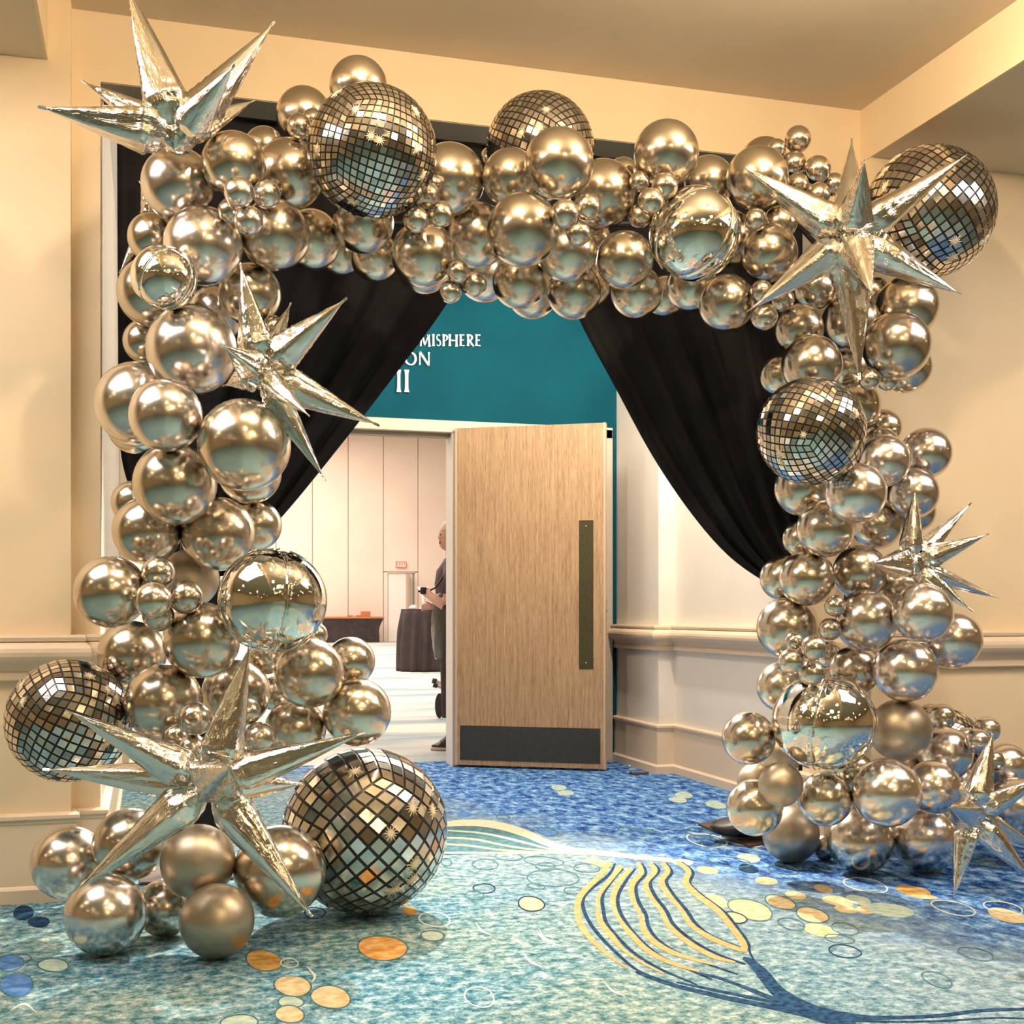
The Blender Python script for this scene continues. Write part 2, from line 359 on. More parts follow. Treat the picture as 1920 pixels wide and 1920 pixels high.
# alcove
bm = nb(); box(bm, (XL-0.13, 5.06, 0), (XL, 8.62, 3.45)); struct('wall_alcove_left', bm, M['wall_shaded'])
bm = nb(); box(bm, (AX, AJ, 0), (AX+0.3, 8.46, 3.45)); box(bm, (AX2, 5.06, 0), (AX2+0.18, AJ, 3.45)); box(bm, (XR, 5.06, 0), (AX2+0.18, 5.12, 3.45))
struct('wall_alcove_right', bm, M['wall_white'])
bm = nb(); box(bm, (XL, 5.06, ZA), (AX2+0.1, 8.46, 3.45)); struct('ceiling_alcove', bm, M['ceil_w'])
# door wall (teal) with two openings
OZ = 2.36; OL0, OL1, OR0, OR1 = -0.13, 2.016, 2.062, 3.10
bm = nb()
box(bm, (XL, YD, OZ), (AX, YD+0.15, ZA)); box(bm, (OR1+0.085, YD, 0), (AX, YD+0.15, OZ))
dw = struct('wall_doors', bm, M['teal'])
# casing
bm = nb()
box(bm, (OL0, YD-0.02, OZ-0.07), (OR1+0.085, YD+0.17, OZ+0.012), 0.006)
box(bm, (OR1+0.005, YD-0.02, 0), (OR1+0.085, YD+0.17, OZ), 0.006)
box(bm, (OL1, YD-0.015, 0), (OR0, YD+0.17, OZ-0.07), 0.006)
box(bm, (XL, YD-0.02, 0), (OL0+0.02, YD+0.15, OZ), 0.004)
struct('trim_7', bm, M['frame_paint'])
bm = nb()
box(bm, (OR1-0.03, YD+0.03, 0), (OR1+0.005, YD+0.15, OZ-0.07)); box(bm, (OL0, YD+0.04, OZ-0.095), (OL1-0.01, YD+0.13, OZ-0.07))
struct('trim_8', bm, M['frame_dark'])
bm = nb(); box(bm, (OL1-0.006, YD-0.012, 0), (OL1-0.001, YD+0.172, OZ-0.07)); struct('trim_9', bm, M['hall_w'])  # mullion side lit from the hall: brightness painted as a thin white sheet
bm = nb(); box(bm, (OR0, YD+0.13, 0), (OR1+0.005, YD+0.15, OZ-0.07)); struct('door_3', bm, M['oak'])
# chair rail, baseboard
RAIL = [(0, 0.972), (0.052, 0.972), (0.056, 0.962), (0.052, 0.948)]
for k in range(9):
    t = PI/2-PI*k/8; RAIL.append((0.040+0.036*math.cos(t), 0.908+0.038*math.sin(t)))
RAIL += [(0.034, 0.864), (0.026, 0.846), (0.022, 0.838), (0.028, 0.834), (0.028, 0.810), (0.020, 0.804), (0, 0.804)]
BASE = [(0, 0.322), (0.018, 0.322), (0.030, 0.314), (0.030, 0.302), (0.022, 0.294), (0.022, 0.286), (0.018, 0.280), (0.018, 0.060), (0.024, 0.054), (0.034, 0.048), (0.034, 0.0), (0, 0.0)]
pl = [(RX0, YP), (BL+0.085, YP), (BL+0.085, YW), (XL, YW), (XL, YD-0.02)]
pr = [(AX, YD), (AX, AJ), (AX2, AJ), (AX2, 5.12), (XR, 5.12), (XR, YW), (BR, YW), (BR, YP), (RX1, YP)]
pf = [(RX1, YP), (RX1, RY0), (RX0, RY0), (RX0, YP)]
for nm, prof, path in (('trim_1', RAIL, pl), ('trim_2', RAIL, pr), ('baseboard_left', BASE, pl), ('baseboard_right', BASE, pr), ('trim_3', RAIL, pf), ('baseboard_back', BASE, pf)):
    bm = nb(); sweep(bm, path, prof); struct(nm, bm, M['trim'])
# ------------------------------------------------------------------ hall beyond the doors
HX0, HX1, HY1, HZZ = -16.0, 26.0, 46.0, 7.7
bm = nb(); box(bm, (HX0, 8.62, -0.1), (HX1, HY1+0.3, -0.002)); struct('floor_hall', bm, M['hall_floor'])
bm = nb(); box(bm, (HX0, 8.46, 8.0), (HX1, HY1, 8.3)); struct('ceiling_hall', bm, M['hall_w'])
bm = nb(); box(bm, (HX0-0.2, 8.46, 0), (HX0, HY1, 8.0)); struct('wall_hall_left', bm, M['hall'])
bm = nb(); box(bm, (HX1, 8.46, 0), (HX1+0.2, HY1, 8.0)); struct('wall_hall_right', bm, M['hall'])
bm = nb(); box(bm, (HX0, 8.46, 3.3), (HX1, 8.6, 8.0)); box(bm, (HX0, 8.46, 0), (XL, 8.6, 3.3)); box(bm, (AX, 8.47, 0), (HX1, 8.6, 3.3)); box(bm, (XL, 8.465, 2.5), (AX, 8.6, 3.3))
struct('wall_hall_near', bm, M['hall'])
bm = nb(); box(bm, (HX0, HY1+0.12, 0), (HX1, HY1+0.3, 8.0)); wf = struct('wall_hall_far', bm, M['hall_seam'])
bm = nb(); box(bm, (HX0, HY1-0.25, HZZ-0.02), (HX1, HY1+0.1, 8.0)); struct('trim_10', bm, M['hall_w'])
seams = [ATY(p, 1000, HY1).x for p in (586, 651, 716, 784)]
wd = (seams[3]-seams[0])/3.0
xs = [seams[0]+wd*k for k in range(-11, 13)]
dl, dr, dtop = ATY(728, 1000, HY1).x, ATY(776, 1000, HY1).x, 2.56
for i in range(len(xs)-1):
    x0, x1 = xs[i]+0.011, xs[i+1]-0.011
    z0 = 0.0
    if x0 < dl < x1 or x0 < dr < x1 or (dl < x0 and x1 < dr): z0 = dtop+0.06
    bm = nb(); box(bm, (x0, HY1, z0), (x1, HY1+0.12, HZZ), 0.01); obj('wall_panel', bm, M['hall'], wf)
    if z0 > 0:
        if dl-0.02 > x0: bm = nb(); box(bm, (x0, HY1, 0), (dl-0.02, HY1+0.12, z0-0.03)); obj('wall_panel', bm, M['hall'], wf)
        if dr+0.02 < x1: bm = nb(); box(bm, (dr+0.02, HY1, 0), (x1, HY1+0.12, z0-0.03)); obj('wall_panel', bm, M['hall'], wf)
# far door: pale panel with one leaf swung open
d2 = empty('door_2', ((dl+dr)/2, HY1, 0)); d2['kind'] = 'structure'
hw = (dr-dl)/2
bm = nb(); box(bm, (-hw, 0.02, 0.0), (hw-0.05, 0.06, dtop)); obj('door_panel', bm, M['hall_w'], d2)
bm = nb(); box(bm, (hw-0.30, -0.34, 0.02), (hw-0.22, 0.0, dtop-0.02)); obj('door_leaf', bm, M['wood_edge'], d2)
bm = nb(); box(bm, (-hw-0.03, -0.03, dtop), (hw+0.03, 0.0, dtop+0.05)); obj('door_head', bm, M['hall_seam'], d2)
# ------------------------------------------------------------------ balloons
def latex_mesh(name, seg, rings, m):
    bm = nb(); rows = []
    th = [PI*k/rings for k in range(1, rings)]
    for t in th:
        z, r = math.cos(t), math.sin(t)
        if t > 2.2:
            q = (t-2.2)/(PI-2.2); z = z-0.10*q*q; r = r*(1-0.25*q)+0.045*q
        rows.append([Vector((r*math.cos(a), r*math.sin(a), z)) for a in [2*PI*j/seg for j in range(seg)]])
    R = grid_faces(bm, rows, True, False)
    top = bm.verts.new((0, 0, 1)); bot = bm.verts.new((0, 0, -1.10))
    for j in range(seg):
        bm.faces.new((top, R[0][(j+1) % seg], R[0][j])); bm.faces.new((bot, R[-1][j], R[-1][(j+1) % seg]))
    bmesh.ops.recalc_face_normals(bm, faces=bm.faces[:])
    me = bpy.data.meshes.new(name); bm.to_mesh(me); bm.free(); me.materials.append(m)
    for p in me.polygons: p.use_smooth = True
    return me
def knot_mesh(name, m):
    bm = nb(); prof = [(0.05, -1.07), (0.075, -1.11), (0.07, -1.14), (0.05, -1.155), (0.075, -1.19), (0.105, -1.235), (0.02, -1.235)]
    grid_faces(bm, [[Vector((r*math.cos(a), r*math.sin(a), z)) for a in [2*PI*j/10 for j in range(10)]] for r, z in prof], True, True)
    bmesh.ops.recalc_face_normals(bm, faces=bm.faces[:])
    me = bpy.data.meshes.new(name); bm.to_mesh(me); bm.free(); me.materials.append(m)
    for p in me.polygons: p.use_smooth = True
    return me
LM = {k: latex_mesh('balloon_skin', 40, 24, M[k]) for k in ('latex', 'latex_pale', 'latex_warm_reflect')}
LS = {k: latex_mesh('balloon_skin_small', 24, 16, M[k]) for k in ('latex', 'latex_pale', 'latex_warm_reflect')}
KM = {k: knot_mesh('balloon_knot', M[k]) for k in ('latex', 'latex_pale', 'latex_warm_reflect')}
# rows: centre px, centre py, radius px, wall-parallel distance Y, tone, which one it is
ROWS = '''
@balloons at the arch's upper left corner
334 346 67 4.18 p directly under the base of the topmost-left starburst
438 308 59 4.10 s right of the topmost-left starburst's base, above the four-balloon cluster
543 326 64 4.28 s touching the left side of the upper left disco ball
496 277 38 4.55 s peeking out behind the pair left of the upper left disco ball
570 216 51 4.42 s behind two tiny ones at the disco ball's upper left edge
561 237 23 4.22 s front one of two tiny ones beside the upper left disco ball
587 224 20 4.34 s rear one of two tiny ones, tucked against the upper left disco ball
672 162 53 4.45 s topmost of the whole arch, rising behind the upper left disco ball
448 360 28 3.96 p upper left of the four-balloon cluster at the upper left corner
500 364 26 3.98 p upper right of the four-balloon cluster at the upper left corner
466 413 27 3.97 p lowest of the four-balloon cluster at the upper left corner
432 395 23 4.08 s half hidden at the back of the four-balloon cluster, upper left corner
381 461 72 4.12 p above and right of the smallest mirror orb
288 446 47 4.50 s behind the pale one above the smallest mirror orb, outer edge
515 440 65 4.18 s below the four-balloon cluster, right of a big pale one
583 449 56 4.42 s hanging below the left part of the upper left disco ball
634 470 48 4.60 s lowest one over the left drape, behind the disco ball's hangers
682 417 56 4.36 s directly under the upper left disco ball
702 480 46 4.58 s below the one under the upper left disco ball, against the drape
@balloons across the top of the arch
794 477 60 4.18 s under the two tiny ones right of the upper left disco ball
795 497 52 4.46 s only its lower rim showing under the one over the drape corner
780 412 24 3.98 s left one of the tiny pair below the upper left disco ball
826 402 24 4.00 s right one of the tiny pair below the upper left disco ball
800 366 24 4.16 s tiny one against the lower right edge of the upper left disco ball
814 344 16 4.22 s tiniest one, at the right edge of the upper left disco ball
843 336 65 4.34 s immediately right of the upper left disco ball
921 297 21 4.48 s tiny one at the lower left of the top centre disco ball
958 333 53 4.30 s left of the one covering the top centre disco ball
1048 306 64 4.08 s in front of the top centre disco ball
893 441 60 4.38 s left of the biggest one at the top centre
981 431 67 4.06 s biggest and foremost below the top centre disco ball
1130 363 62 4.30 s right of the tiny trio at the top centre
1059 400 26 3.98 s upper left of the tiny trio at the top centre
1101 388 25 4.02 s upper right of the tiny trio at the top centre
1085 437 23 4.00 s lowest of the tiny trio at the top centre
1064 472 55 4.22 s under the lowest of the tiny trio at the top centre
1112 450 34 4.52 s nearly hidden right of the tiny trio at the top centre
974 528 50 4.28 s under the biggest one at the top centre
998 549 47 4.52 s lowest at the top centre, rim showing above the teal wall
1076 547 50 4.26 s hanging lowest beside the right drape's upper corner
1098 537 46 4.54 s behind the one hanging beside the right drape's upper corner
859 509 21 4.10 s upper one of the tiny trio above the teal wall
844 547 21 4.12 s lowest of the tiny trio above the teal wall
889 532 24 4.16 s right one of the tiny trio above the teal wall
908 515 50 4.50 p pale one behind the tiny trio above the teal wall
1249 288 60 4.14 s standing highest between the top centre disco ball and the right corner
1168 326 30 4.56 s behind the tall one right of the top centre disco ball
1199 341 19 4.12 s upper left of the tiny cluster left of the upper mirror orb
1246 349 25 4.02 s upper right of the tiny cluster left of the upper mirror orb
1220 377 24 4.00 s front middle of the tiny cluster left of the upper mirror orb
1200 405 22 4.14 s lowest of the tiny cluster left of the upper mirror orb
1328 342 48 4.38 s behind the top of the upper mirror orb
1171 487 53 4.16 s left of the lower part of the upper mirror orb
1194 547 48 4.34 s lowest left below the upper mirror orb, against the black drape
1297 536 47 4.36 s directly under the upper mirror orb
1247 555 38 4.58 s rim showing between the two below the upper mirror orb
1362 446 52 4.34 s behind the right side of the upper mirror orb
1441 475 53 4.20 s between the upper mirror orb and the upper right starburst
1362 568 52 4.30 s lowest one left of the starburst's lower left spike
@balloons at the arch's upper right corner
1420 334 57 4.24 s behind the tip of the upper right starburst's left spike
1432 303 44 4.50 s behind the topmost large one left of the upper right starburst
1456 278 17 4.44 s tiny one between two large ones under the topmost grape-like bunch
1496 261 24 4.40 s topmost of the bunch of six above the upper right starburst
1489 306 22 4.38 s second from the top of the bunch of six
1532 318 25 4.34 s right of centre in the bunch of six, touching three others
1495 346 21 4.30 s left one in the lower half of the bunch of six
1534 365 22 4.24 s lowest of the bunch of six
1563 346 21 4.36 s rightmost of the bunch of six, beside the rear spike
1417 412 21 4.16 s tiny one left of the upper right starburst's left spike
1462 418 32 4.48 s dark gap filler under the starburst's left spike
1428 546 21 4.10 s tiny one crossed by the starburst's lower left spike
1433 594 25 4.14 s tiny one hanging under the tip of the lower left spike
1467 562 22 4.26 s tiny one behind the starburst's lower left spike
1525 540 41 4.42 s under the starburst, between its lower left and downward spikes
@balloons on the upper part of the right column
1497 617 46 4.34 s inner edge below the starburst, against the black drape
1595 605 53 4.42 s behind the downward spike of the upper right starburst
1700 577 58 4.40 s right of the starburst's forward spike, under the corner disco ball
1640 545 26 4.56 s dark one behind the tip of the starburst's forward spike
1681 648 62 4.12 s shiny one right of the downward spike's lower half
1700 690 46 4.44 s rim showing below the shiny one right of the downward spike
1522 685 56 4.22 s resting on top of the right-hand middle disco ball
1460 705 36 4.50 s inner edge, half hidden above the middle disco ball
1594 690 40 4.52 s behind the downward spike's tip
1631 711 20 4.10 s left one of the tiny pair under the shiny one
1665 715 18 4.16 s right one of the tiny pair under the shiny one
1600 763 50 4.40 s upper right behind the middle disco ball
1655 803 35 4.54 s outer edge, right of the middle disco ball's top
1652 836 34 4.40 s tucked between the middle disco ball and a pale pair
1736 850 47 4.34 p rightmost of the pale pair right of the middle disco ball
1657 864 48 4.22 p left of the pale pair right of the middle disco ball
1605 925 56 4.12 p under the right edge of the middle disco ball
1712 925 47 4.32 p above the right starburst's upward spike
1715 960 38 4.52 s rim showing behind the right starburst's upward spike
1505 915 52 4.38 s under the left edge of the middle disco ball
@balloons on the middle of the right column
1548 991 53 4.14 s below the middle disco ball, inner half of the column
1502 1010 34 4.46 s inner edge, rim showing left of a bigger one below the disco ball
1644 983 47 4.34 s left of the right starburst's upward spike
1513 1084 51 4.14 s above the corner of the right drape's tie, front one of two
1468 1084 42 4.40 s inner edge at the right drape's lowest corner
1613 1073 50 4.28 s left of the right starburst's forward spike
1683 1102 40 4.48 s dark one under the right starburst's centre
1624 1163 57 4.10 p below the starburst, left one of a bright pair
1730 1149 55 4.06 p below the starburst, right one of a bright pair
1785 1199 54 4.34 p outermost at rail height, behind the bright pair
1477 1177 57 4.18 s inner edge at rail height
1566 1136 20 4.06 s tiny one above the left of the bright pair
1556 1180 21 4.06 s tiny one left of the bright pair
1526 1215 24 4.00 s upper right of the tiny cluster above the lower mirror orb
1484 1240 24 4.00 s left one of the tiny cluster above the lower mirror orb
1523 1262 24 4.04 s lowest of the tiny cluster, touching the lower mirror orb's top
1490 1203 18 4.08 s upper left of the tiny cluster above the lower mirror orb
1602 1257 46 4.30 s above the right shoulder of the lower mirror orb
1555 1228 26 4.46 s dark one behind the tiny cluster above the lower mirror orb
1698 1256 59 4.14 p right of the lower mirror orb's top, under the bright pair
1466 1288 46 4.40 s behind the upper left edge of the lower mirror orb
@balloons at the foot of the right column
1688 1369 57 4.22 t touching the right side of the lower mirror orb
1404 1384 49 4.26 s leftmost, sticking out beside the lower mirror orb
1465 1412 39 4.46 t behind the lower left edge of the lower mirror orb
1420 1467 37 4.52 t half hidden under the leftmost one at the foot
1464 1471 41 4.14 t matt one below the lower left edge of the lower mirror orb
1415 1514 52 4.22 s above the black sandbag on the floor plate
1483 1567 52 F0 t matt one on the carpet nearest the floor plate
1547 1498 50 4.16 s in the gap above the two leftmost on the carpet
1613 1579 60 F0 s second from the left on the carpet, at the foot
1546 1590 24 4.72 s dark one between the two leftmost on the carpet
1663 1486 63 4.02 p large pale one above the middle of the carpet row
1735 1576 61 F0 p right end of the carpet row, beside the lowest starburst
1750 1476 50 4.20 p left of the lowest starburst's upward spike
1772 1413 50 4.30 p under the tiny pair and the small hidden disco ball
1600 1445 36 4.50 s dark one under the lower mirror orb's right edge
1690 1440 33 4.50 t sliver under the matt one right of the lower mirror orb
1766 1345 25 4.36 s front one of the tiny pair before the small hidden disco ball
1745 1343 23 4.50 s rear one of the tiny pair left of the small hidden disco ball
1851 1368 24 4.36 p topmost tiny one above the lowest starburst's upward spike
1834 1390 23 4.26 p pale tiny one left of the upward spike's tip
1811 1381 17 4.42 s dark tiny one right of the small hidden disco ball
1863 1426 20 4.30 s tiny one behind the lowest starburst's upward spike
1885 1437 43 4.44 p outermost, right of the lowest starburst's upward spike
1805 1472 34 4.46 p half hidden behind the lowest starburst's upward spike
1904 1512 54 4.40 p cut by the frame edge behind the lowest starburst
@balloons on the upper part of the left column
286 548 64 4.36 s behind the smallest mirror orb, outer edge
468 551 58 4.32 s behind the upward spike of the left starburst
405 589 53 4.44 p pale one between the smallest mirror orb and the left starburst
360 656 83 4.10 p largest pale one, left of the left starburst
258 757 77 4.32 p outermost pale one behind a smaller pale one
311 779 67 4.02 p front of the pale trio left of the left starburst
458 834 85 4.00 s big one right of the front pale one, below the left starburst
468 886 58 4.36 s rim showing below the big one under the left starburst
272 640 40 4.56 s outer edge, sliver behind the largest pale one
254 800 50 4.56 s rim showing below the outermost pale one
513 617 25 4.22 s tiny one behind the left starburst's short upper spike
@balloons on the middle of the left column
328 907 76 4.14 s large one centred below the front pale one
250 942 40 4.52 s outer edge, rim above a row of two
275 996 62 4.22 s left one of a row of two in mid column
409 1001 68 4.14 s right one of a row of two in mid column
480 985 47 4.46 s inner edge, right of the row of two in mid column
208 1110 66 4.16 s outermost, left of the tiny cluster
297 1074 31 3.98 s uppermost of the tiny four-balloon cluster in mid column
287 1126 34 3.92 s front left of the tiny four-balloon cluster in mid column
349 1120 31 3.96 s right one of the tiny four-balloon cluster in mid column
297 1155 29 4.06 s lowest of the tiny four-balloon cluster in mid column
355 1085 54 4.44 t matt one behind the tiny four-balloon cluster
248 1226 62 4.24 s outer edge above the left disco ball
378 1200 70 4.10 s below the tiny cluster, left of the large mirror orb
590 1190 24 4.46 s sliver behind the lower right of the large mirror orb
500 1228 36 4.44 s dark one right under the large mirror orb's left half
@balloons at the foot of the left column
307 1317 71 4.10 s touching the right side of the lower left disco ball
443 1300 63 4.30 s behind the upward spike of the big floor starburst
580 1262 64 4.14 s under the large mirror orb, front one of two
657 1240 45 4.40 s inner edge behind the one under the large mirror orb
669 1335 63 4.14 s innermost above the big floor disco ball
554 1367 56 4.26 s left of the innermost one, above the right spike
516 1300 32 4.54 s dark gap filler right of the upward spike
366 1348 31 3.94 s upper left of the tiny cluster beside the upward spike
331 1384 27 4.00 s leftmost of the tiny cluster above the upper left spike
361 1405 28 3.96 s lowest left in the tiny cluster beside the upward spike
463 1335 25 4.02 s upper tiny one right of the upward spike
487 1384 30 3.96 s lower tiny one right of the upward spike
455 1422 23 4.10 s tiny one at the upward spike's right base
128 1617 67 4.28 p leftmost, by the skirting board
243 1584 67 4.18 s behind the big floor starburst's lower left spike
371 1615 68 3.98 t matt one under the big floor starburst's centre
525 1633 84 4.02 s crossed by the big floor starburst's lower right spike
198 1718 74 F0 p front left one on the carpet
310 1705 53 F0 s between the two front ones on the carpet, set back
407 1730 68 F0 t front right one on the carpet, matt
'''
BAL = []; grp = ''
for ln in ROWS.strip().split('\n'):
    if ln[0] == '@': grp = ln[1:].strip(); continue
    f = ln.split(None, 5); px, py, r = float(f[0]), float(f[1]), float(f[2])*1.025
    fixed = f[3][0] == 'F'
    if fixed:
        D = F*(H+0.004)/(py+r-HZ); Y = D*(CA-(px-960)/F*SA)
    else: Y = float(f[3])
    BAL.append(dict(px=px, py=py, r=r, Y=Y, tone=f[4], txt=f[5], grp=grp, fixed=fixed, kind='latex'))
def extra(px, py, r, Y, kind, fixed=False): BAL.append(dict(px=px, py=py, r=r, Y=Y, kind=kind, fixed=fixed))
extra(698, 284, 121, 3.98, 'disco'); extra(1013, 278, 101, 4.40, 'disco'); extra(1742, 398, 121, 4.36, 'disco')
extra(1521, 809, 101, 4.02, 'disco'); extra(130, 1351, 115, 4.12, 'disco'); extra(685, 1557, 154, 4.31, 'disco', True); extra(1768, 1397, 70, 4.56, 'disco')
extra(308, 521, 61, 4.04, 'orb'); extra(511, 1126, 100, 4.02, 'orb'); extra(1302, 438, 84, 4.10, 'orb'); extra(1546, 1354, 96, 4.06, 'orb')
STAR = [(335, 258, 3.98, 46), (489, 700, 3.86, 42), (398, 1468, 3.72, 50), (1594, 446, 3.98, 46), (1707, 1058, 4.04, 34), (1820, 1528, 3.98, 36), (292, 395, 4.66, 20)]
for q in STAR: extra(q[0], q[1], q[3], q[2], 'star')
def ymax(b):
    rw = b['r']/F*DY(b['px'], b['Y'])
    lim = 4.86 if 215 < b['px'] < 1490 else 4.80
    if b['py'] > 1160 and (b['px'] < 230 or b['px'] > 1500): lim = 4.76
    return lim-rw
for b in BAL: b['Y0'] = b['Y']
for it in range(150):     # press neighbours apart along the line of depth until they only touch
    moved = False
    for i in range(len(BAL)):
        a = BAL[i]
        for j in range(i+1, len(BAL)):
            b = BAL[j]; rr = a['r']+b['r']
            if abs(a['px']-b['px']) > rr or abs(a['py']-b['py']) > rr: continue
            Da, Db = DY(a['px'], a['Y']), DY(b['px'], b['Y'])
            need = 1.003*(a['r']*Da+b['r']*Db)/F; d = (UP(a['px'], a['py'], Da)-UP(b['px'], b['py'], Db)).length
            f, k = (a, b) if a['Y0'] <= b['Y0'] else (b, a)
            if d < need or f['Y'] > k['Y']:
                if f['fixed'] and k['fixed']: continue
                s = min(0.03, max(0.003, (need-d)*0.6)) if d < need else 0.01
                moved = True
                if f['fixed']: k['Y'] += s
                elif k['fixed']: f['Y'] -= s
                else: k['Y'] += s*0.5; f['Y'] -= s*0.5
    for b in BAL:
        if not b['fixed']: b['Y'] = max(3.5, min(b['Y'], ymax(b)))
    if not moved: break
def gap(b):
    D = DY(b['px'], b['Y']); p = UP(b['px'], b['py'], D); g = 9
    for n in BAL:
        if n is b or n['kind'] == 'star': continue
        Dn = DY(n['px'], n['Y']); g = min(g, (p-UP(n['px'], n['py'], Dn)).length-(b['r']*D+n['r']*Dn)/F)
    return g
for b in BAL:     # close the last gaps: whatever touches nothing slides in depth until it does
    if b['fixed'] or b['kind'] == 'star' or gap(b) < 0.001: continue
    y0 = b['Y']; best = None
    for k in range(1, 230):
        for s in (1, -1):
            b['Y'] = y0+s*k*0.002
            if b['Y'] > ymax(b)+0.01: continue
            g = gap(b)
            if -0.006 < g < 0.001: best = b['Y']; break
        if best: break
    b['Y'] = best or y0
def spine(px, py):
    """a point of the arch frame near the balloon, for the knot to point at"""
    if py < 560 and 330 < px < 1560: return ATY(px, 420+(px-400)*0.02, 4.56)
    return ATY(340 if px < 960 else 1585, max(450, min(py, 1650)), 4.56)
used_size = {}
TN = {'p': 'latex_pale', 's': 'latex', 't': 'latex_warm_reflect'}
for b in BAL:
    D = DY(b['px'], b['Y']); b['c'] = UP(b['px'], b['py'], D); b['rw'] = b['r']/F*D
    if b['c'].z < b['rw']+0.002: b['c'].z = b['rw']+0.002
DIRS = [Vector((math.sqrt(1-z*z)*math.cos(k*2.39996), math.sqrt(1-z*z)*math.sin(k*2.39996), z)) for k, z in ((k, 1-2*(k+0.5)/160) for k in range(160))]
for b in BAL:
    if b['kind'] != 'latex': continue
    rw = b['rw']; small = b['r'] < 35
    me = (LS if small else LM)[TN[b['tone']]]
    o = bpy.data.objects.new('small_chrome_balloon' if small else 'chrome_balloon', me); C.objects.link(o)
    base = (b['c']-spine(b['px'], b['py'])+Vector((0.0, -0.25, 0.05))).normalized(); best = None
    near = [(n['c'], n['rw']) for n in BAL if n is not b and 'c' in n and (n['c']-b['c']).length < n['rw']+rw*1.5]
    for cand in DIRS:             # the knot goes where there is room, best towards the stand
        if cand.dot(base) < 0.25: continue
        tip = b['c']-cand*rw*1.26
        sc = min([(tip-n).length-nr for n, nr in near]+[0.06])+0.02*cand.dot(base)
        if best is None or sc > best[0]: best = (sc, cand)
    q = best[1].to_track_quat('Z', 'Y')
    o.location = b['c']; o.rotation_mode = 'QUATERNION'; o.rotation_quaternion = q
    o.scale = (rw*0.995, rw*0.995, rw*1.005)
    word = 'chrome silver balloon' if b['tone'] == 's' else ('bright silver balloon' if b['tone'] == 'p' else 'warm-reflecting silver balloon')
    txt = b['txt']
    for cut in ('tiny one ', 'tiniest one, ', 'matt one ', 'dark one ', 'pale one ', 'shiny one ', 'big one ', 'large one ', 'large pale one ', 'largest pale one, ', 'outermost pale one ', 'lowest one '):
        if txt.startswith(cut):
            word = cut.split()[0]+' '+word; txt = txt[len(cut):]
    lab = word+' '+txt
    zone = next(z for k, z in (('right column', 'right column'), ('left column', 'left column'), ('upper left', 'arch upper left'), ('upper right', 'arch upper right'), ('top', 'arch top')) if k in b['grp'])
    if zone.split()[-2] not in lab.split() and len(lab.split()) <= 13: lab += ', '+zone
    tag(o, ' '.join(lab.split()), 'balloon', b['grp'])
    k = bpy.data.objects.new('knot', KM[TN[b['tone']]]); C.objects.link(k); k.parent = o

# ------------------------------------------------------------------ disco print balloons
def cube_pt(face, u, v):
    u, v = math.tan(u*PI/4), math.tan(v*PI/4)
    p = {0: (1, u, v), 1: (-1, -u, v), 2: (-u, 1, v), 3: (u, -1, v), 4: (u, v, 1), 5: (u, -v, -1)}[face]
    return Vector(p).normalized()
def disco_meshes(n):
    rnd = random.Random(5)
    bm = nb(); bmesh.ops.create_icosphere(bm, subdivisions=5, radius=0.985)
    body = bpy.data.meshes.new('disco_body'); bm.to_mesh(body); bm.free(); body.materials.append(M['ink'])
    for p in body.polygons: p.use_smooth = True
    bm = nb(); g = 0.105
    for f in range(6):
        for i in range(n):
            for j in range(n):
                c = [(-1+2*(i+a)/n, -1+2*(j+b)/n) for a, b in ((g, g), (1-g, g), (1-g, 1-g), (g, 1-g))]
                P = [cube_pt(f, *q) for q in c]; cen = sum(P, Vector())/4
                tl = Vector((rnd.gauss(0, 1), rnd.gauss(0, 1), rnd.gauss(0, 1)))*0.028
                nn = (cen.normalized()+tl).normalized()
                T = [p*1.0-nn*((p-cen).dot(nn)) for p in P]
                top = [bm.verts.new(cen*0.002+t) for t in T]; low = [bm.verts.new(p*0.975) for p in P]
                fc = bm.faces.new(top); fc.material_index = rnd.choice((0, 0, 1, 2))
                for k in range(4): bm.faces.new((top[k], low[k], low[(k+1) % 4], top[(k+1) % 4]))
    bmesh.ops.recalc_face_normals(bm, faces=bm.faces[:])
    tl = bpy.data.meshes.new('disco_tiles'); bm.to_mesh(tl); bm.free(); [tl.materials.append(M[q]) for q in ('tile', 'tile_light', 'tile_dark')]
    bm = nb(); R = []
    for k in range(24):
        rr = (0.105 if k % 2 == 0 else 0.036)*(1.0 if k % 4 == 0 else 0.75); a = 2*PI*k/24; x, y = rr*math.cos(a), rr*math.sin(a)
        R.append((x, y))
    up = [bm.verts.new((x, y, math.sqrt(1.012**2-x*x-y*y))) for x, y in R]; dn = [bm.verts.new((x, y, math.sqrt(0.99**2-x*x-y*y))) for x, y in R]
    bm.faces.new(up); bm.faces.new(dn[::-1])
    for k in range(24): bm.faces.new((up[k], dn[k], dn[(k+1) % 24], up[(k+1) % 24]))
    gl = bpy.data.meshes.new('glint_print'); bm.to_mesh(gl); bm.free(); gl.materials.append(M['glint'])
    bm = nb(); box(bm, (-0.10, -0.006, 0.95), (0.10, 0.006, 1.045)); 
    for v in bm.verts:
        if v.co.z > 1: v.co.x *= 0.6; v.co.y += 0.01
    tb = bpy.data.meshes.new('filling_tab'); bm.to_mesh(tb); bm.free(); tb.materials.append(M['foil'])
    return body, tl, gl, tb
DSET = {n: disco_meshes(n) for n in (13, 11, 9)}
DB, DT, DG, DTAB = DSET[13]
DN = [13, 11, 11, 11, 10, 9, 11]
DSET[10] = disco_meshes(10)
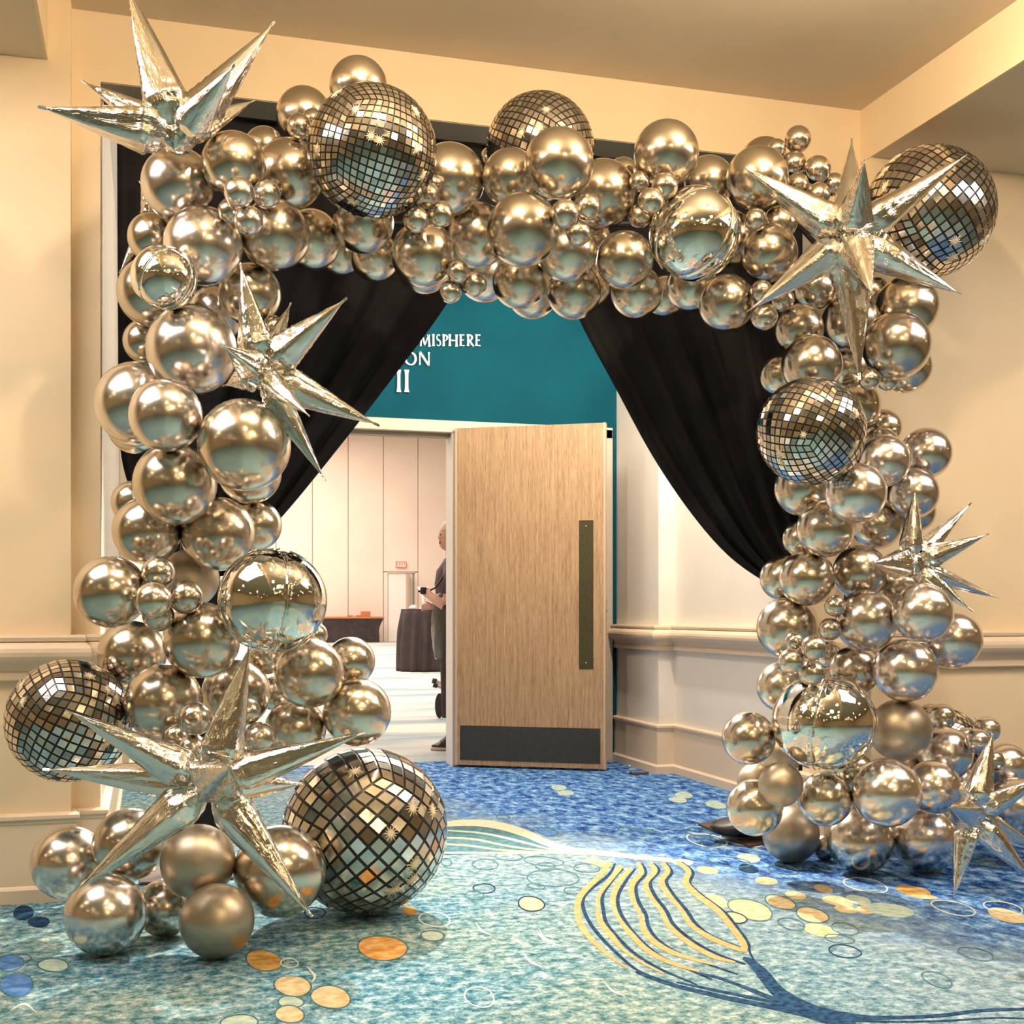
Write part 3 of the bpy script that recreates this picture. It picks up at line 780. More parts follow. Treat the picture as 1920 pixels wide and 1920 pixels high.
DL = ['disco ball print balloon over the black drape at the arch\'s upper left', 'disco ball print balloon at the top centre, half covered by a silver balloon',
      'disco ball print balloon in the upper right corner behind the starburst', 'disco ball print balloon halfway up the right column, beside the black drape',
      'disco ball print balloon against the chair rail, outside the left column', 'largest disco ball print balloon, sitting on the carpet inside the left column',
      'small disco ball print balloon almost hidden at the right column\'s foot']
ROT = [(0.35, 0.15, 0.18), (0.5, -0.35, 0.75), (0.3, 0.75, 0.2), (0.25, 0.45, 0.55), (0.35, 0.4, 0.35), (0.2, 0.78, 0.25), (0.3, 0.7, 0.1)]
GL = [[(-30, 28), (8, 24), (-8, -12), (12, -18), (-62, -10), (-25, 30), (40, 5), (62, 20)]]
rnd = random.Random(11); di = 0
for b in BAL:
    if b['kind'] != 'disco': continue
    o = empty('disco_balloon', b['c']); tag(o, DL[di], 'balloon', 'disco ball print balloons')
    R = b['rw']; DB, DT = DSET[DN[di]][:2]
    for nm, me in (('body', DB), ('mirror_tiles', DT)):
        p = bpy.data.objects.new(nm, me); C.objects.link(p); p.parent = o; p.scale = (R, R, R); p.rotation_euler = ROT[di]
        if nm == 'mirror_tiles': p['kind'] = 'stuff'
    view = (Vector((0, 0, H))-b['c']).normalized()
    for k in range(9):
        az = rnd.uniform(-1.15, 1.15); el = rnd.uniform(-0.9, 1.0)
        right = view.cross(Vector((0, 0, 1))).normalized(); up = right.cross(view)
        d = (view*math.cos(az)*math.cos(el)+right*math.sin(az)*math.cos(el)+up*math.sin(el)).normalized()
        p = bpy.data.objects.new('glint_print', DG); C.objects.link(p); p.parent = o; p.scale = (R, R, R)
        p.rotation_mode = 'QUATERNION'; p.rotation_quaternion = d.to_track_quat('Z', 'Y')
    p = bpy.data.objects.new('filling_tab', DTAB); C.objects.link(p); p.parent = o; p.scale = (R, R, R)
    p.rotation_mode = 'QUATERNION'; p.rotation_quaternion = (-view+Vector((0.2, 0, -0.6))).normalized().to_track_quat('Z', 'Y')
    di += 1
# ------------------------------------------------------------------ mirror orbs (four gores, crimped seams)
def orb_meshes(seed, squash):
    bm = nb(); bmesh.ops.create_icosphere(bm, subdivisions=6, radius=1.0)
    for v in bm.verts:
        p = v.co.normalized(); r = 1.0
        a = math.atan2(p.y, p.x)
        for k in range(4):
            s = abs(math.sin(a-k*PI/2-0.4)*math.sqrt(max(0, 1-p.z*p.z))) if math.cos(a-k*PI/2-0.4) > 0 else 9
            if s < 0.5:
                cr = math.exp(-(s/0.028)**2); wd = math.exp(-(s/0.16)**2)
                r -= 0.030*cr+0.016*wd
                r += 0.010*wd*noise.noise(Vector((p.z*26, k*7.3+seed, s*9)))
        pole = math.exp(-((1-abs(p.z))/0.10)**2); r -= 0.06*pole; r += 0.02*pole*noise.noise(p*14)
        r += 0.012*noise.noise(p*1.6+Vector((seed, 0, 0)))
        v.co = p*r; v.co.z *= squash
    me = bpy.data.meshes.new('orb_skin'); bm.to_mesh(me); bm.free(); me.materials.append(M['orb'])
    for p in me.polygons: p.use_smooth = True
    bm = nb(); rows = []
    for k in range(4):
        a = k*PI/2+0.4; rr = []
        for i in range(41):
            t = 0.16+(PI-0.32)*i/40; wob = 0.006*noise.noise(Vector((i*0.9, k*3.1, seed)))
            d = Vector((math.sin(t)*math.cos(a), math.sin(t)*math.sin(a), math.cos(t)*squash)); sd = Vector((-math.sin(a), math.cos(a), 0))
            rr.append([d*0.955+sd*0.006, d*(0.985+wob)+sd*0.003, d*(0.985+wob)-sd*0.003, d*0.955-sd*0.006])
        grid_faces(bm, rr, False, False)
    bmesh.ops.recalc_face_normals(bm, faces=bm.faces[:])
    sm = bpy.data.meshes.new('orb_seam'); bm.to_mesh(sm); bm.free(); sm.materials.append(M['foil'])
    return me, sm
OL = ['small round mirror foil balloon near the top of the left column', 'large round mirror foil balloon on the inner side of the left column',
      'round mirror foil balloon below the arch\'s top edge, right of centre', 'large round mirror foil balloon low on the right column']
OROT = [(0.5, 0.25, 0.6), (0.15, 0.20, -0.22), (0.5, 0.5, 0.15), (0.1, 0.12, 0.42)]; OSQ = [0.98, 1.0, 1.05, 0.97]; oi = 0
for b in BAL:
    if b['kind'] != 'orb': continue
    o = empty('mirror_orb_balloon', b['c']); tag(o, OL[oi], 'balloon', 'round mirror foil balloons')
    sk, sm = orb_meshes(oi*3.7, OSQ[oi]); R = b['rw']
    for nm, me in (('body', sk), ('seam', sm), ('filling_tab', DTAB)):
        p = bpy.data.objects.new(nm, me); C.objects.link(p); p.parent = o; p.scale = (R*1.01, R*1.01, R*1.01); p.rotation_euler = OROT[oi]
        if nm == 'filling_tab': p.rotation_euler = (PI*0.75, 0.3, 0.4)
    oi += 1
# ------------------------------------------------------------------ foil starbursts
def spike_mesh(L, W, seed, flat=0.92):
    """one inflated foil cone: two panels meeting in crimped seams, pinched at the root"""
    rnd = random.Random(seed); bm = nb(); rows = []; n = 44; m = 28
    ph = rnd.random()*6; q0 = rnd.uniform(0.10, 0.2)
    for i in range(n+1):
        t = i/n
        if t < 0.22: w = 0.34+0.66*math.sin(t/0.22*PI/2)**0.9
        else: s_ = (t-0.22)/0.78; w = (1-s_)**0.90
        w = max(w, 0.035)*W; row = []
        for j in range(m):
            a = 2*PI*j/m; c, s = math.cos(a), math.sin(a)
            dia = 1.0/(abs(c)+abs(s)); k = (1-0.30*(1-dia))*(0.93+0.045*math.cos(5*a+q0*40+2.5*i/n)+0.025*math.cos(9*a+ph))          # between a round and a four-sided section
            x, y = c*k, s*k*flat
            seam = max(0.0, abs(c)-0.93)/0.07
            root = math.exp(-((t-0.08)/0.17)**2)
            cr = noise.noise(Vector((c*2.2+seed, s*2.2, t*16+ph)))*(0.11*root+0.02)
            cr += 0.075*root*noise.noise(Vector((c*6+seed, s*6, t*34)))
            cr += seam*(0.07*(1-t)+0.05*math.sin(t*95+ph)*(1-t)*0.7)
            cr += 0.022*math.sin(t*60+ph+3*c)*root
            row.append(Vector((x*w*(1+cr), y*w*(1+cr)+seam*0.06*W*math.sin(t*80+ph)*(1-t)*0.6, t*L)))
        rows.append(row)
    grid_faces(bm, rows, True, True)
    bmesh.ops.recalc_face_normals(bm, faces=bm.faces[:])
    me = bpy.data.meshes.new('spike_skin'); bm.to_mesh(me); bm.free(); me.materials.append(M['spike'])
    for p in me.polygons: p.use_smooth = True
    return me
def tab_mesh(W):
    bm = nb(); box(bm, (-0.07*W, -0.02*W, -0.01), (0.07*W, 0.02*W, 0.014), 0.001)
    me = bpy.data.meshes.new('tip_tab'); bm.to_mesh(me); bm.free(); me.materials.append(M['foil']); return me
def starburst(label, px, py, Y, tips, grp, W=0.072):
    Y = [q['Y'] for q in BAL if q['kind'] == 'star' and q['px'] == px][0]
    c = ATY(px, py, Y); Dc = DY(px, Y)
    o = empty('starburst_balloon', c); tag(o, label, 'balloon', grp)
    bm = nb(); bmesh.ops.create_icosphere(bm, subdivisions=4, radius=0.052)
    for v in bm.verts: v.co *= 1+0.16*noise.noise(v.co*42)+0.10*noise.noise(v.co*95)
    obj('hub', bm, M['foil'], o, True)
    for i, tp in enumerate(tips):
        tx, ty, dd = tp[0], tp[1], tp[2]; ws = tp[3] if len(tp) > 3 else 1.0
        d = UP(tx, ty, Dc+dd)-c; L = d.length; st = 0.025
        p = bpy.data.objects.new('spike', spike_mesh(L-st, W*ws, i*7+int(px))); C.objects.link(p); p.parent = o
        dn = d.normalized(); p.location = dn*st; p.rotation_mode = 'QUATERNION'
        q = dn.to_track_quat('Z', 'Y')
        from mathutils import Quaternion
        q = q @ Quaternion((0, 0, 1), random.Random(i*3+int(py)).uniform(0, PI)); p.rotation_quaternion = q
        e = bpy.data.objects.new('tip_tab', tab_mesh(W*ws)); C.objects.link(e); e.parent = p; e.location = (0, 0, L-st)
    return o
SG = 'silver foil starburst balloons'
starburst('large foil starburst balloon at the arch\'s upper left end, spikes against the wall', 335, 258, 4.02,
    [(240, -22, -0.05, 1.05), (510, 46, 0.10, .85), (436, 126, -0.20, .85), (80, 202, -0.12, 1.0), (160, 155, 0.14, .8), (472, 190, 0.16, .7)], SG, 0.080)
starburst('foil starburst balloon midway on the left column, overlapping the black drape', 489, 700, 3.86,
    [(452, 501, -0.02, .95), (543, 573, 0.16, .7), (644, 564, -0.05, .9), (704, 795, -0.04, .85), (606, 894, 0.02, .75), (577, 777, -0.22, .62), (419, 648, -0.20, .75), (424, 722, 0.05, .8)], SG, 0.068)
starburst('largest foil starburst balloon, at the foot of the left column above the carpet', 398, 1468, 3.76,
    [(468, 1213, 0.0, .98), (676, 1376, -0.02, .85), (132, 1335, -0.04, .9), (88, 1443, 0.06, .8), (149, 1665, -0.10, .95), (580, 1712, -0.10, .95), (430, 1440, -0.30, 1.1), (560, 1470, 0.16, .8)], SG, 0.078)
starburst('large foil starburst balloon at the arch\'s upper right corner before a disco ball', 1594, 446, 3.98,
    [(1394, 313, -0.03, .95), (1597, 265, 0.16, .85), (1621, 304, -0.22, .95), (1806, 295, 0.03, .9), (1796, 549, -0.05, .95), (1775, 538, 0.12, .8), (1634, 550, -0.28, .95), (1611, 705, -0.03, .95), (1407, 580, -0.03, .9)], SG, 0.084)
starburst('small foil starburst balloon on the outer side of the right column', 1707, 1058, 4.06,
    [(1716, 919, -0.02, 1.0), (1817, 947, 0.10, .85), (1849, 1003, -0.02, 1.0), (1866, 1120, 0.02, .9), (1818, 1142, -0.06, .85), (1636, 1055, -0.22, 1.15)], SG, 0.053)
starburst('small foil starburst balloon on the carpet at the photo\'s lower right edge', 1820, 1528, 3.98,
    [(1861, 1377, 0.0, 1.1), (1962, 1456, -0.02, 1.0), (1938, 1652, -0.06, 1.0), (1948, 1590, 0.08, .9), (1789, 1680, -0.06, .95), (1782, 1514, -0.26, 1.15)], SG, 0.058)
starburst('foil starburst balloon mostly hidden behind the upper left balloons, one spike showing', 292, 395, 4.66,
    [(227, 506, -0.06, .7), (264, 345, 0.02, .7), (350, 480, 0.05, .7)], SG, 0.058)
# ------------------------------------------------------------------ arch stand (hidden among the balloons) with its floor plates
st = empty('balloon_arch_stand', ATF(1480, 1545)); tag(st, 'black metal balloon arch stand on flat brown floor plates, hidden among the balloons', 'stand')
L0 = st.location.copy()
bm = nb(); pts = [ATY(345, 1600, 4.885), ATY(345, 900, 4.885), ATY(350, 520, 4.885), ATY(430, 420, 4.885), ATY(960, 415, 4.885), ATY(1500, 425, 4.885), ATY(1585, 520, 4.885), ATY(1588, 1000, 4.885), ATY(1588, 1500, 4.885)]
pts[0].z = 0.012; pts[-1].z = 0.012
tube(bm, [p-L0 for p in pts], 0.014, 10); obj('pole', bm, M['plain_black'], st, True)
pa, pb, pc = ATF(1309, 1548), ATF(1404, 1590), ATF(1560, 1560)
pd = pa+(pc-pb)
bm = nb()
vs = [pa, pb, pc, pd]
lo = [bm.verts.new((v.x-L0.x, v.y-L0.y, 0.001)) for v in vs]; hi = [bm.verts.new((v.x-L0.x, v.y-L0.y, 0.012)) for v in vs]
bm.faces.new(lo[::-1]); bm.faces.new(hi)
for k in range(4): bm.faces.new((lo[k], lo[(k+1) % 4], hi[(k+1) % 4], hi[k]))
obj('floor_plate', bm, M['steel'], st)
q = ATF(360, 1640); bm = nb(); box(bm, (q.x-0.2-L0.x, q.y-0.15-L0.y, 0.001), (q.x+0.2-L0.x, q.y+0.15-L0.y, 0.012)); obj('floor_plate', bm, M['steel'], st)
sb = ATF(1383, 1570, 0.02)
bm = nb(); ell(bm, (0, 0, 0.055), (0.19, 0.115, 0.05), 24, 14)
for v in bm.verts:
    v.co.z = max(v.co.z, 0.004)+0.008*noise.noise(v.co*14)*(1 if v.co.z > 0.02 else 0); v.co.x *= 1+0.06*noise.noise(v.co*9)
o = obj('sandbag', bm, M['sand'], None, True); o.location = (sb.x+0.06, sb.y+0.02, 0.0125); o.rotation_euler = (0, 0, 0.15)
bm = nb(); tube(bm, [(-0.06, 0, 0.10), (-0.05, 0, 0.125), (0.05, 0, 0.125), (0.06, 0, 0.10)], 0.010, 8); obj('handle', bm, M['sand'], o, True)
tag(o, 'black sandbag weighing down the floor plate left of the right column\'s foot', 'sandbag')

# ------------------------------------------------------------------ black drapes
YDR = 5.06+0.09
def drape(label, top, inner, tie, tail, seed, outer=None):
    """top: (x0,x1) along the rod; inner: px polyline of the free edge; tie: px of the gather; outer: px polyline"""
    nU, nV = 64, 48
    inn = catmull([ATY(x, y, YDR) for x, y in inner], 10); out = catmull([ATY(x, y, YDR) for x, y in outer], 10)
    def along(P, t):
        ds = [0]
        for i in range(1, len(P)): ds.append(ds[-1]+(P[i]-P[i-1]).length)
        s = t*ds[-1]
        for i in range(1, len(P)):
            if ds[i] >= s: f = (s-ds[i-1])/max(1e-9, ds[i]-ds[i-1]); return P[i-1].lerp(P[i], f)
        return P[-1].copy()
    rows = []
    for i in range(nV+1):
        t = i/nV; a, b = along(out, t), along(inn, t); row = []
        for j in range(nU+1):
            s = j/nU; p = a.lerp(b, s)
            amp = 0.035*(0.35+0.65*math.sin(min(1, t*1.4)*PI*0.5))
            e = math.sin(PI*min(1, max(0, s)))**0.35
            p.y += amp*e*(math.sin(s*PI*13+seed+2.2*t)+0.5*math.sin(s*PI*29+seed*2))*0.75
            if i == 0: p.z += 0.012*math.sin(s*PI*40)
            row.append(p)
        rows.append(row)
    c = sum((p for p in (rows[0][0], rows[0][-1], rows[-1][0])), Vector())/3; c.z = rows[0][0].z
    o = empty('drape', c); tag(o, label, 'drape', 'black drapes in the alcove opening')
    bm = nb(); grid_faces(bm, [[p-c for p in r] for r in rows])
    f = obj('panel', bm, M['black_cloth'], o, True); sd = f.modifiers.new('thick', 'SOLIDIFY'); sd.thickness = 0.004
    # tail hanging from the gather to the floor
    tp = (rows[-1][0]+rows[-1][-1])/2; wt = max(0.05, (rows[-1][0]-rows[-1][-1]).length*0.5)
    bm = nb(); R = []
    for i in range(15):
        t = i/14; z = tp.z+0.06-(tp.z+0.04)*t; ww = wt*(0.75+0.5*t); cx = tp.x+tail*t
        R.append([Vector((cx+ww*math.cos(k)*(1+0.12*math.sin(7*k)), tp.y+0.05*math.sin(k)*(1+0.25*math.sin(9*k+1)), z))-c for k in [2*PI*q/40 for q in range(40)]])
    grid_faces(bm, R, True, True); obj('tail', bm, M['black_cloth'], o, True)
    bm = nb(); R = []
    for z in (-0.025, 0.0, 0.025):
        R.append([Vector((tp.x+(wt*0.78)*math.cos(k), tp.y+0.065*math.sin(k), tp.z+z+0.02))-c for k in [2*PI*q/24 for q in range(24)]])
    grid_faces(bm, R, True, True); obj('tie_band', bm, M['black_cloth'], o, True)
    return o
drape('black drape swept to the left side of the alcove opening, behind the left column', None,
      [(985, 240), (912, 430), (840, 566), (740, 703), (640, 832), (530, 966), (420, 1080)], None, -0.02, 0.3,
      [(219, 176), (220, 400), (221, 600), (223, 780), (232, 880), (275, 990), (340, 1085)])
drape('black drape swept to the right side of the alcove opening, curving edge', None,
      [(985, 240), (1040, 480), (1085, 597), (1150, 720), (1225, 858), (1300, 968), (1370, 1046), (1445, 1098), (1500, 1128)], None, 0.02, 1.7,
      [(1542, 302), (1544, 500), (1545, 700), (1547, 880), (1548, 1000), (1552, 1060), (1556, 1132)])
bm = nb(); tube(bm, [(XL+0.004, YDR, ZO+0.02), (XR-0.004, YDR, ZO+0.02)], 0.016, 12)
o = obj('drape_rod', bm, M['plain_black'], None, True); tag(o, 'dark drape rod running under the head of the alcove opening', 'rod')

# ------------------------------------------------------------------ sign letters on the teal wall
def stroke(bm, pts, ws, depth):
    """flat ribbon of varying width, extruded"""
    P = [Vector((p[0], p[1])) for p in pts]; A_, B_ = [], []
    for i, p in enumerate(P):
        d = (P[min(i+1, len(P)-1)]-P[max(0, i-1)]).normalized(); n = Vector((-d.y, d.x)); w_ = ws[i] if isinstance(ws, (list, tuple)) else ws
        A_.append(p+n*w_/2); B_.append(p-n*w_/2)
    F0 = [[bm.verts.new((q.x, -depth, q.y)) for q in S] for S in (A_, B_)]; F1 = [[bm.verts.new((q.x, 0, q.y)) for q in S] for S in (A_, B_)]
    for i in range(len(P)-1):
        bm.faces.new((F0[0][i], F0[0][i+1], F0[1][i+1], F0[1][i])); bm.faces.new((F1[0][i], F1[1][i], F1[1][i+1], F1[0][i+1]))
        bm.faces.new((F0[0][i], F1[0][i], F1[0][i+1], F0[0][i+1])); bm.faces.new((F0[1][i], F0[1][i+1], F1[1][i+1], F1[1][i]))
    for k in (0, -1): bm.faces.new((F0[0][k], F0[1][k], F1[1][k], F1[0][k]))
def flare(a, b, w_): return [a, tuple(a[i]+(b[i]-a[i])*0.10 for i in (0, 1)), tuple(a[i]+(b[i]-a[i])*0.3 for i in (0, 1)), tuple(a[i]+(b[i]-a[i])*0.7 for i in (0, 1)), tuple(a[i]+(b[i]-a[i])*0.90 for i in (0, 1)), b], [w_*1.7, w_*1.2, w_, w_, w_*1.2, w_*1.7]
def arc(cx, cy, rx, ry, a0, a1, n=14): return [(cx+rx*math.cos(math.radians(a0+(a1-a0)*k/n)), cy+ry*math.sin(math.radians(a0+(a1-a0)*k/n))) for k in range(n+1)]
T, t_ = 0.15, 0.085
GLY = {
 'I': [flare((.5, 0), (.5, 1), .30)],
 'M': [flare((.10, 0), (.18, 1), t_), flare((.90, 0), (.82, 1), T), ([(.18, 1), (.5, .12)], [T, T]), ([(.5, .12), (.82, 1)], [t_, t_])],
 'N': [flare((.14, 0), (.14, 1), t_), flare((.86, 0), (.86, 1), t_), ([(.14, 1), (.86, 0)], [T, T])],
 'H': [flare((.16, 0), (.16, 1), T), flare((.84, 0), (.84, 1), T), ([(.16, .5), (.84, .5)], [t_, t_])],
 'E': [flare((.24, 0), (.24, 1), .20), ([(.20, .04), (.86, .04)], [.08, .14]), ([(.24, .52), (.74, .52)], [.08, .11]), ([(.20, .96), (.82, .96)], [.08, .14])],
 'P': [flare((.24, 0), (.24, 1), .20), (arc(.34, .72, .44, .25, 90, -90), [.08]*3+[.13, .17, .19, .19, .19, .19, .17, .13]+[.08]*4)],
 'R': [flare((.22, 0), (.22, 1), .18), (arc(.34, .74, .40, .23, 90, -90), [.08]*3+[.13, .16, .18, .18, .18, .18, .16, .13]+[.08]*4), ([(.46, .50), (.68, .2), (.95, 0)], [.15, .17, .12])],
 'S': [(arc(.48, .74, .30, .23, 40, 270, 12)+arc(.48, .265, .33, .235, 90, -145, 12)[1:], [.10]*2+[.11, .13, .15, .16, .17, .17, .17, .17, .18]+[.19]*2+[.18]*4+[.17, .16, .14, .12]+[.10]*4)],
 'O': [(arc(.5, .5, .40, .46, 90, 450, 28), [.08+.09*abs(math.cos(math.radians(90+360*k/28))) for k in range(29)])],
}
sg = empty('door_sign', ATY(770, 740, YD)); tag(sg, 'white raised lettering on the teal wall above the doors, partly behind the drape', 'sign')
def word(letters, py, hgt):
    for ch, x0, x1 in letters:
        a, b = ATY(x0, py, YD), ATY(x1, py, YD); w_ = b.x-a.x
        bm = nb()
        for pts, ws in GLY[ch]:
            sc = w_ if ch != 'I' else w_
            stroke(bm, [(p[0]*w_, p[1]*hgt) for p in pts], [q*min(w_*1.15, hgt*0.95) if ch != 'I' else q*w_*1.6 for q in ws], 0.018)
        o = obj('letter', bm, M['letter'], sg); o['label'] = 'raised white letter '+ch
        o.location = Vector((a.x, YD, a.z-hgt/2))-sg.location
word([('M', 786, 806.5), ('I', 808.5, 815), ('S', 816.5, 827), ('P', 828, 840.5), ('H', 839.5, 858), ('E', 860, 871.5), ('R', 873.5, 888), ('E', 889.5, 901.5)], 638.5, 0.080)
word([('O', 757, 781), ('N', 783, 806.5)], 672.5, 0.090)
word([('I', 741.5, 752.5), ('I', 756, 767.5)], 714.5, 0.150)

# ------------------------------------------------------------------ oak door leaf, ajar
DWD, DHT, DTH = 1.02, 2.30, 0.045
hp = Vector((2.03, 8.255, 0)); fp = Vector((2.90, 7.745, 0)); ang = math.atan2(fp.y-hp.y, fp.x-hp.x)
dr = empty('door_1', hp, ang); dr['kind'] = 'structure'
bm = nb(); box(bm, (0, 0, 0.015), (DWD, DTH, 0.015+DHT), 0.002); obj('door_panel', bm, M['oak'], dr)
bm = nb(); box(bm, (-0.012, -0.002, 0.013), (0.004, DTH+0.002, 0.017+DHT), 0.001); box(bm, (DWD-0.004, -0.002, 0.013), (DWD+0.010, DTH+0.002, 0.017+DHT), 0.001); obj('edge_strip', bm, M['wood_edge'], dr)
bm = nb(); box(bm, (0.025, -0.004, 0.052), (DWD-0.025, 0.003, 0.285), 0.001); obj('kick_plate', bm, M['kick'], dr)
bm = nb(); box(bm, (DWD-0.168, -0.004, 0.68), (DWD-0.072, 0.003, 1.67), 0.001); pp = obj('pull_plate', bm, M['bronze'], dr)
for z in (0.72, 1.63):
    bm = nb(); bmesh.ops.create_uvsphere(bm, u_segments=10, v_segments=8, radius=0.006); o = obj('screw', bm, M['chrome_metal'], pp, True); o.location = (DWD-0.12, -0.005, z)
bm = nb(); tube(bm, [(DWD+0.002, 0.022, 1.07), (DWD+0.020, 0.022, 1.07)], 0.010, 10); box(bm, (DWD+0.004, 0.008, 1.00), (DWD+0.012, 0.036, 1.14)); obj('latch', bm, M['chrome_metal'], dr)
for z in (0.25, 1.15, 2.05):
    bm = nb(); tube(bm, [(-0.008, DTH+0.006, z-0.06), (-0.008, DTH+0.006, z+0.06)], 0.009, 10); obj('hinge', bm, M['chrome_metal'], dr, True)
# door stop by the skirting
p = ATF(1196, 1452); o = empty('door_stop', p); tag(o, 'low metal door stop on the carpet by the alcove skirting board', 'door stop')
bm = nb(); box(bm, (-0.05, -0.02, 0), (0.07, 0.04, 0.012), 0.002); obj('base', bm, M['steel'], o)
bm = nb(); tube(bm, [(-0.05, 0, 0.010), (-0.055, 0, 0.05)], 0.008, 10); ell(bm, (-0.056, 0, 0.055), (0.012, 0.012, 0.012), 10, 8); obj('post', bm, M['chrome_metal'], o, True)

# ------------------------------------------------------------------ things in the hall
# tall round table with a long cloth
p = ATF(793, 1258); o = empty('cocktail_table', p); tag(o, 'tall round table in the hall under a long dark brown cloth', 'table')
zt = 1.125; bm = nb(); R = []
for i in range(17):
    t = i/16; z = zt*(1-t); base = 0.395+0.055*math.sin(t*PI*0.55)
    R.append([Vector(((base+0.042*min(1, t*3)*math.sin(11*k+0.7*math.sin(3*k)+0.8*t))*math.cos(k), (base+0.042*min(1, t*3)*math.sin(11*k+0.7*math.sin(3*k)+0.8*t))*math.sin(k), max(z, 0.004))) for k in [2*PI*q/96 for q in range(96)]])
grid_faces(bm, R, True, True); obj('tablecloth', bm, M['brown_cloth'], o, True)
bm = nb(); tube(bm, [(0, 0, zt-0.02), (0, 0, zt+0.002)], 0.40, 40); obj('tabletop', bm, M['brown_cloth'], o)
# flared vase and small things on it
v = ATY(794, 1140, p.y-0.08); bm = nb()
prof = [(0.075, 0), (0.08, 0.012), (0.03, 0.03), (0.022, 0.10), (0.035, 0.2), (0.07, 0.31), (0.11, 0.40), (0.10, 0.395), (0.03, 0.2), (0.002, 0.19)]
grid_faces(bm, [[Vector((r*math.cos(k), r*math.sin(k), z)) for k in [2*PI*q/24 for q in range(24)]] for r, z in prof], True, True)
o = obj('vase', bm, M['ceramic'], None, True); o.location = (v.x, p.y-0.08, zt+0.003); tag(o, 'white trumpet-shaped vase standing on the tall brown-clothed table', 'vase')
v2 = ATY(774, 1140, p.y-0.1); bm = nb(); box(bm, (-0.06, -0.05, 0), (0.06, 0.05, 0.05), 0.012); box(bm, (-0.03, -0.04, 0.05), (0.05, 0.03, 0.075), 0.01)
o = obj('napkin_stack', bm, M['ceramic'], None, False); o.location = (v2.x, p.y-0.1, zt+0.003); tag(o, 'small pile of white napkins left of the vase on the tall table', 'napkins')
# low buffet table with stretch cover
tl_, tr_ = ATY(560, 1160, 45.0), ATY(717, 1160, 45.0); zt2 = 0.86
o = empty('buffet_table', ((tl_.x+tr_.x)/2, 45.0, 0)); hw = (tr_.x-tl_.x)/2; tag(o, 'long low table by the far hall wall in a dark stretch cover', 'table')
bm = nb(); R = []
for i in range(13):
    t = i/12; k = 1-0.11*math.sin(min(1, t*1.5)*PI*0.62); R.append([Vector((x*(hw-0.02)*k, y*0.38*k, zt2*(1-t))) for x, y in ((-1, -1), (1, -1), (1, 1), (-1, 1))])
grid_faces(bm, R, True, True); obj('stretch_cover', bm, M['brown_cloth'], o)
bm = nb(); box(bm, (-hw, -0.40, zt2), (hw, 0.40, zt2+0.07), 0.01); obj('tabletop', bm, M['orange_wood'], o)
q = ATY(685, 1150, 45.0); bm = nb(); box(bm, (-0.16, -0.12, 0), (0.16, 0.12, 0.19), 0.01); b2 = obj('wooden_box', bm, M['orange_wood']); b2.location = (q.x, 44.95, zt2+0.072); tag(b2, 'small orange wooden box on the low table by the far wall', 'box')
q = ATY(663, 1158, 45.0); bm = nb()
for sx in (-1, 1): box(bm, (sx*0.16-0.09, -0.05, 0), (sx*0.16+0.09, 0.05, 0.055), 0.02)
box(bm, (-0.1, -0.02, 0.01), (0.1, 0.02, 0.03)); b3 = obj('ribbon_bow', bm, M['orange_wood']); b3.location = (q.x, 44.9, zt2+0.072); tag(b3, 'dark low bow-shaped ornament left of the orange box', 'ornament')
# exit sign
q = ATY(751.5, 1058.5, HY1-0.06); o = empty('exit_sign', (q.x, HY1-0.04, q.z)); tag(o, 'red lettered exit sign on the far hall wall above the open door', 'sign')
bm = nb(); box(bm, (-0.20, -0.03, -0.115), (0.20, 0.03, 0.115), 0.008); obj('face', bm, M['exit_face'], o)
bm = nb()
for a, b in (((-0.20, -0.04, 0.095), (0.20, -0.028, 0.115)), ((-0.20, -0.04, -0.115), (0.20, -0.028, -0.095)), ((-0.20, -0.04, -0.115), (-0.185, -0.028, 0.115)), ((0.185, -0.04, -0.115), (0.20, -0.028, 0.115))): box(bm, a, b)
obj('border', bm, M['red'], o)
GLY['X'] = [([(.1, 0), (.9, 1)], [.18, .18]), ([(.1, 1), (.9, 0)], [.18, .18])]; GLY['T'] = [([(.5, 0), (.5, 1)], [.2, .2]), ([(.02, .93), (.98, .93)], [.14, .14])]
for k, ch in enumerate('EXIT'):
    bm = nb()
    for pts, ws in GLY[ch]: stroke(bm, [(x*0.07, z*0.13) for x, z in pts], [u*0.075 for u in ws], 0.008)
    l_ = obj('letter', bm, M['red'], o); l_.location = (-0.165+k*0.086, -0.030, -0.065)
# trolley half hidden behind the door
p = ATF(846, 1347); o = empty('trolley', p, -A); tag(o, 'low trolley with black-capped bars, half hidden behind the person\'s legs', 'trolley')
bm = nb(); tube(bm, [(-0.115, -0.02, 0.127), (-0.115, 0.02, 0.127)], 0.125, 28); wl = obj('wheel', bm, M['plain_black'], o); wl.scale = (0.36, 1, 1); wl.location = (-0.075, 0, 0)
for y, z in ((-0.06, 0.375), (0.10, 0.325)):
    bm = nb(); tube(bm, [(-0.16, y, z), (0.42, y, z-0.16)], 0.020, 10); br = obj('bar', bm, M['pinkbar'], o, True)
    bm = nb(); tube(bm, [(-0.185, y, z+0.008), (-0.145, y, z-0.004)], 0.028, 10); obj('cap', bm, M['plain_black'], br, True)
bm = nb(); box(bm, (0.05, -0.15, 0.10), (0.55, 0.15, 0.14), 0.01); box(bm, (0.36, -0.10, 0.12), (0.42, 0.12, 0.24)); obj('deck', bm, M['plain_black'], o)
for x in (0.12, 0.5):
    bm = nb(); tube(bm, [(x, -0.13, 0.052), (x, -0.09, 0.052)], 0.052, 20); obj('castor', bm, M['plain_black'], o)
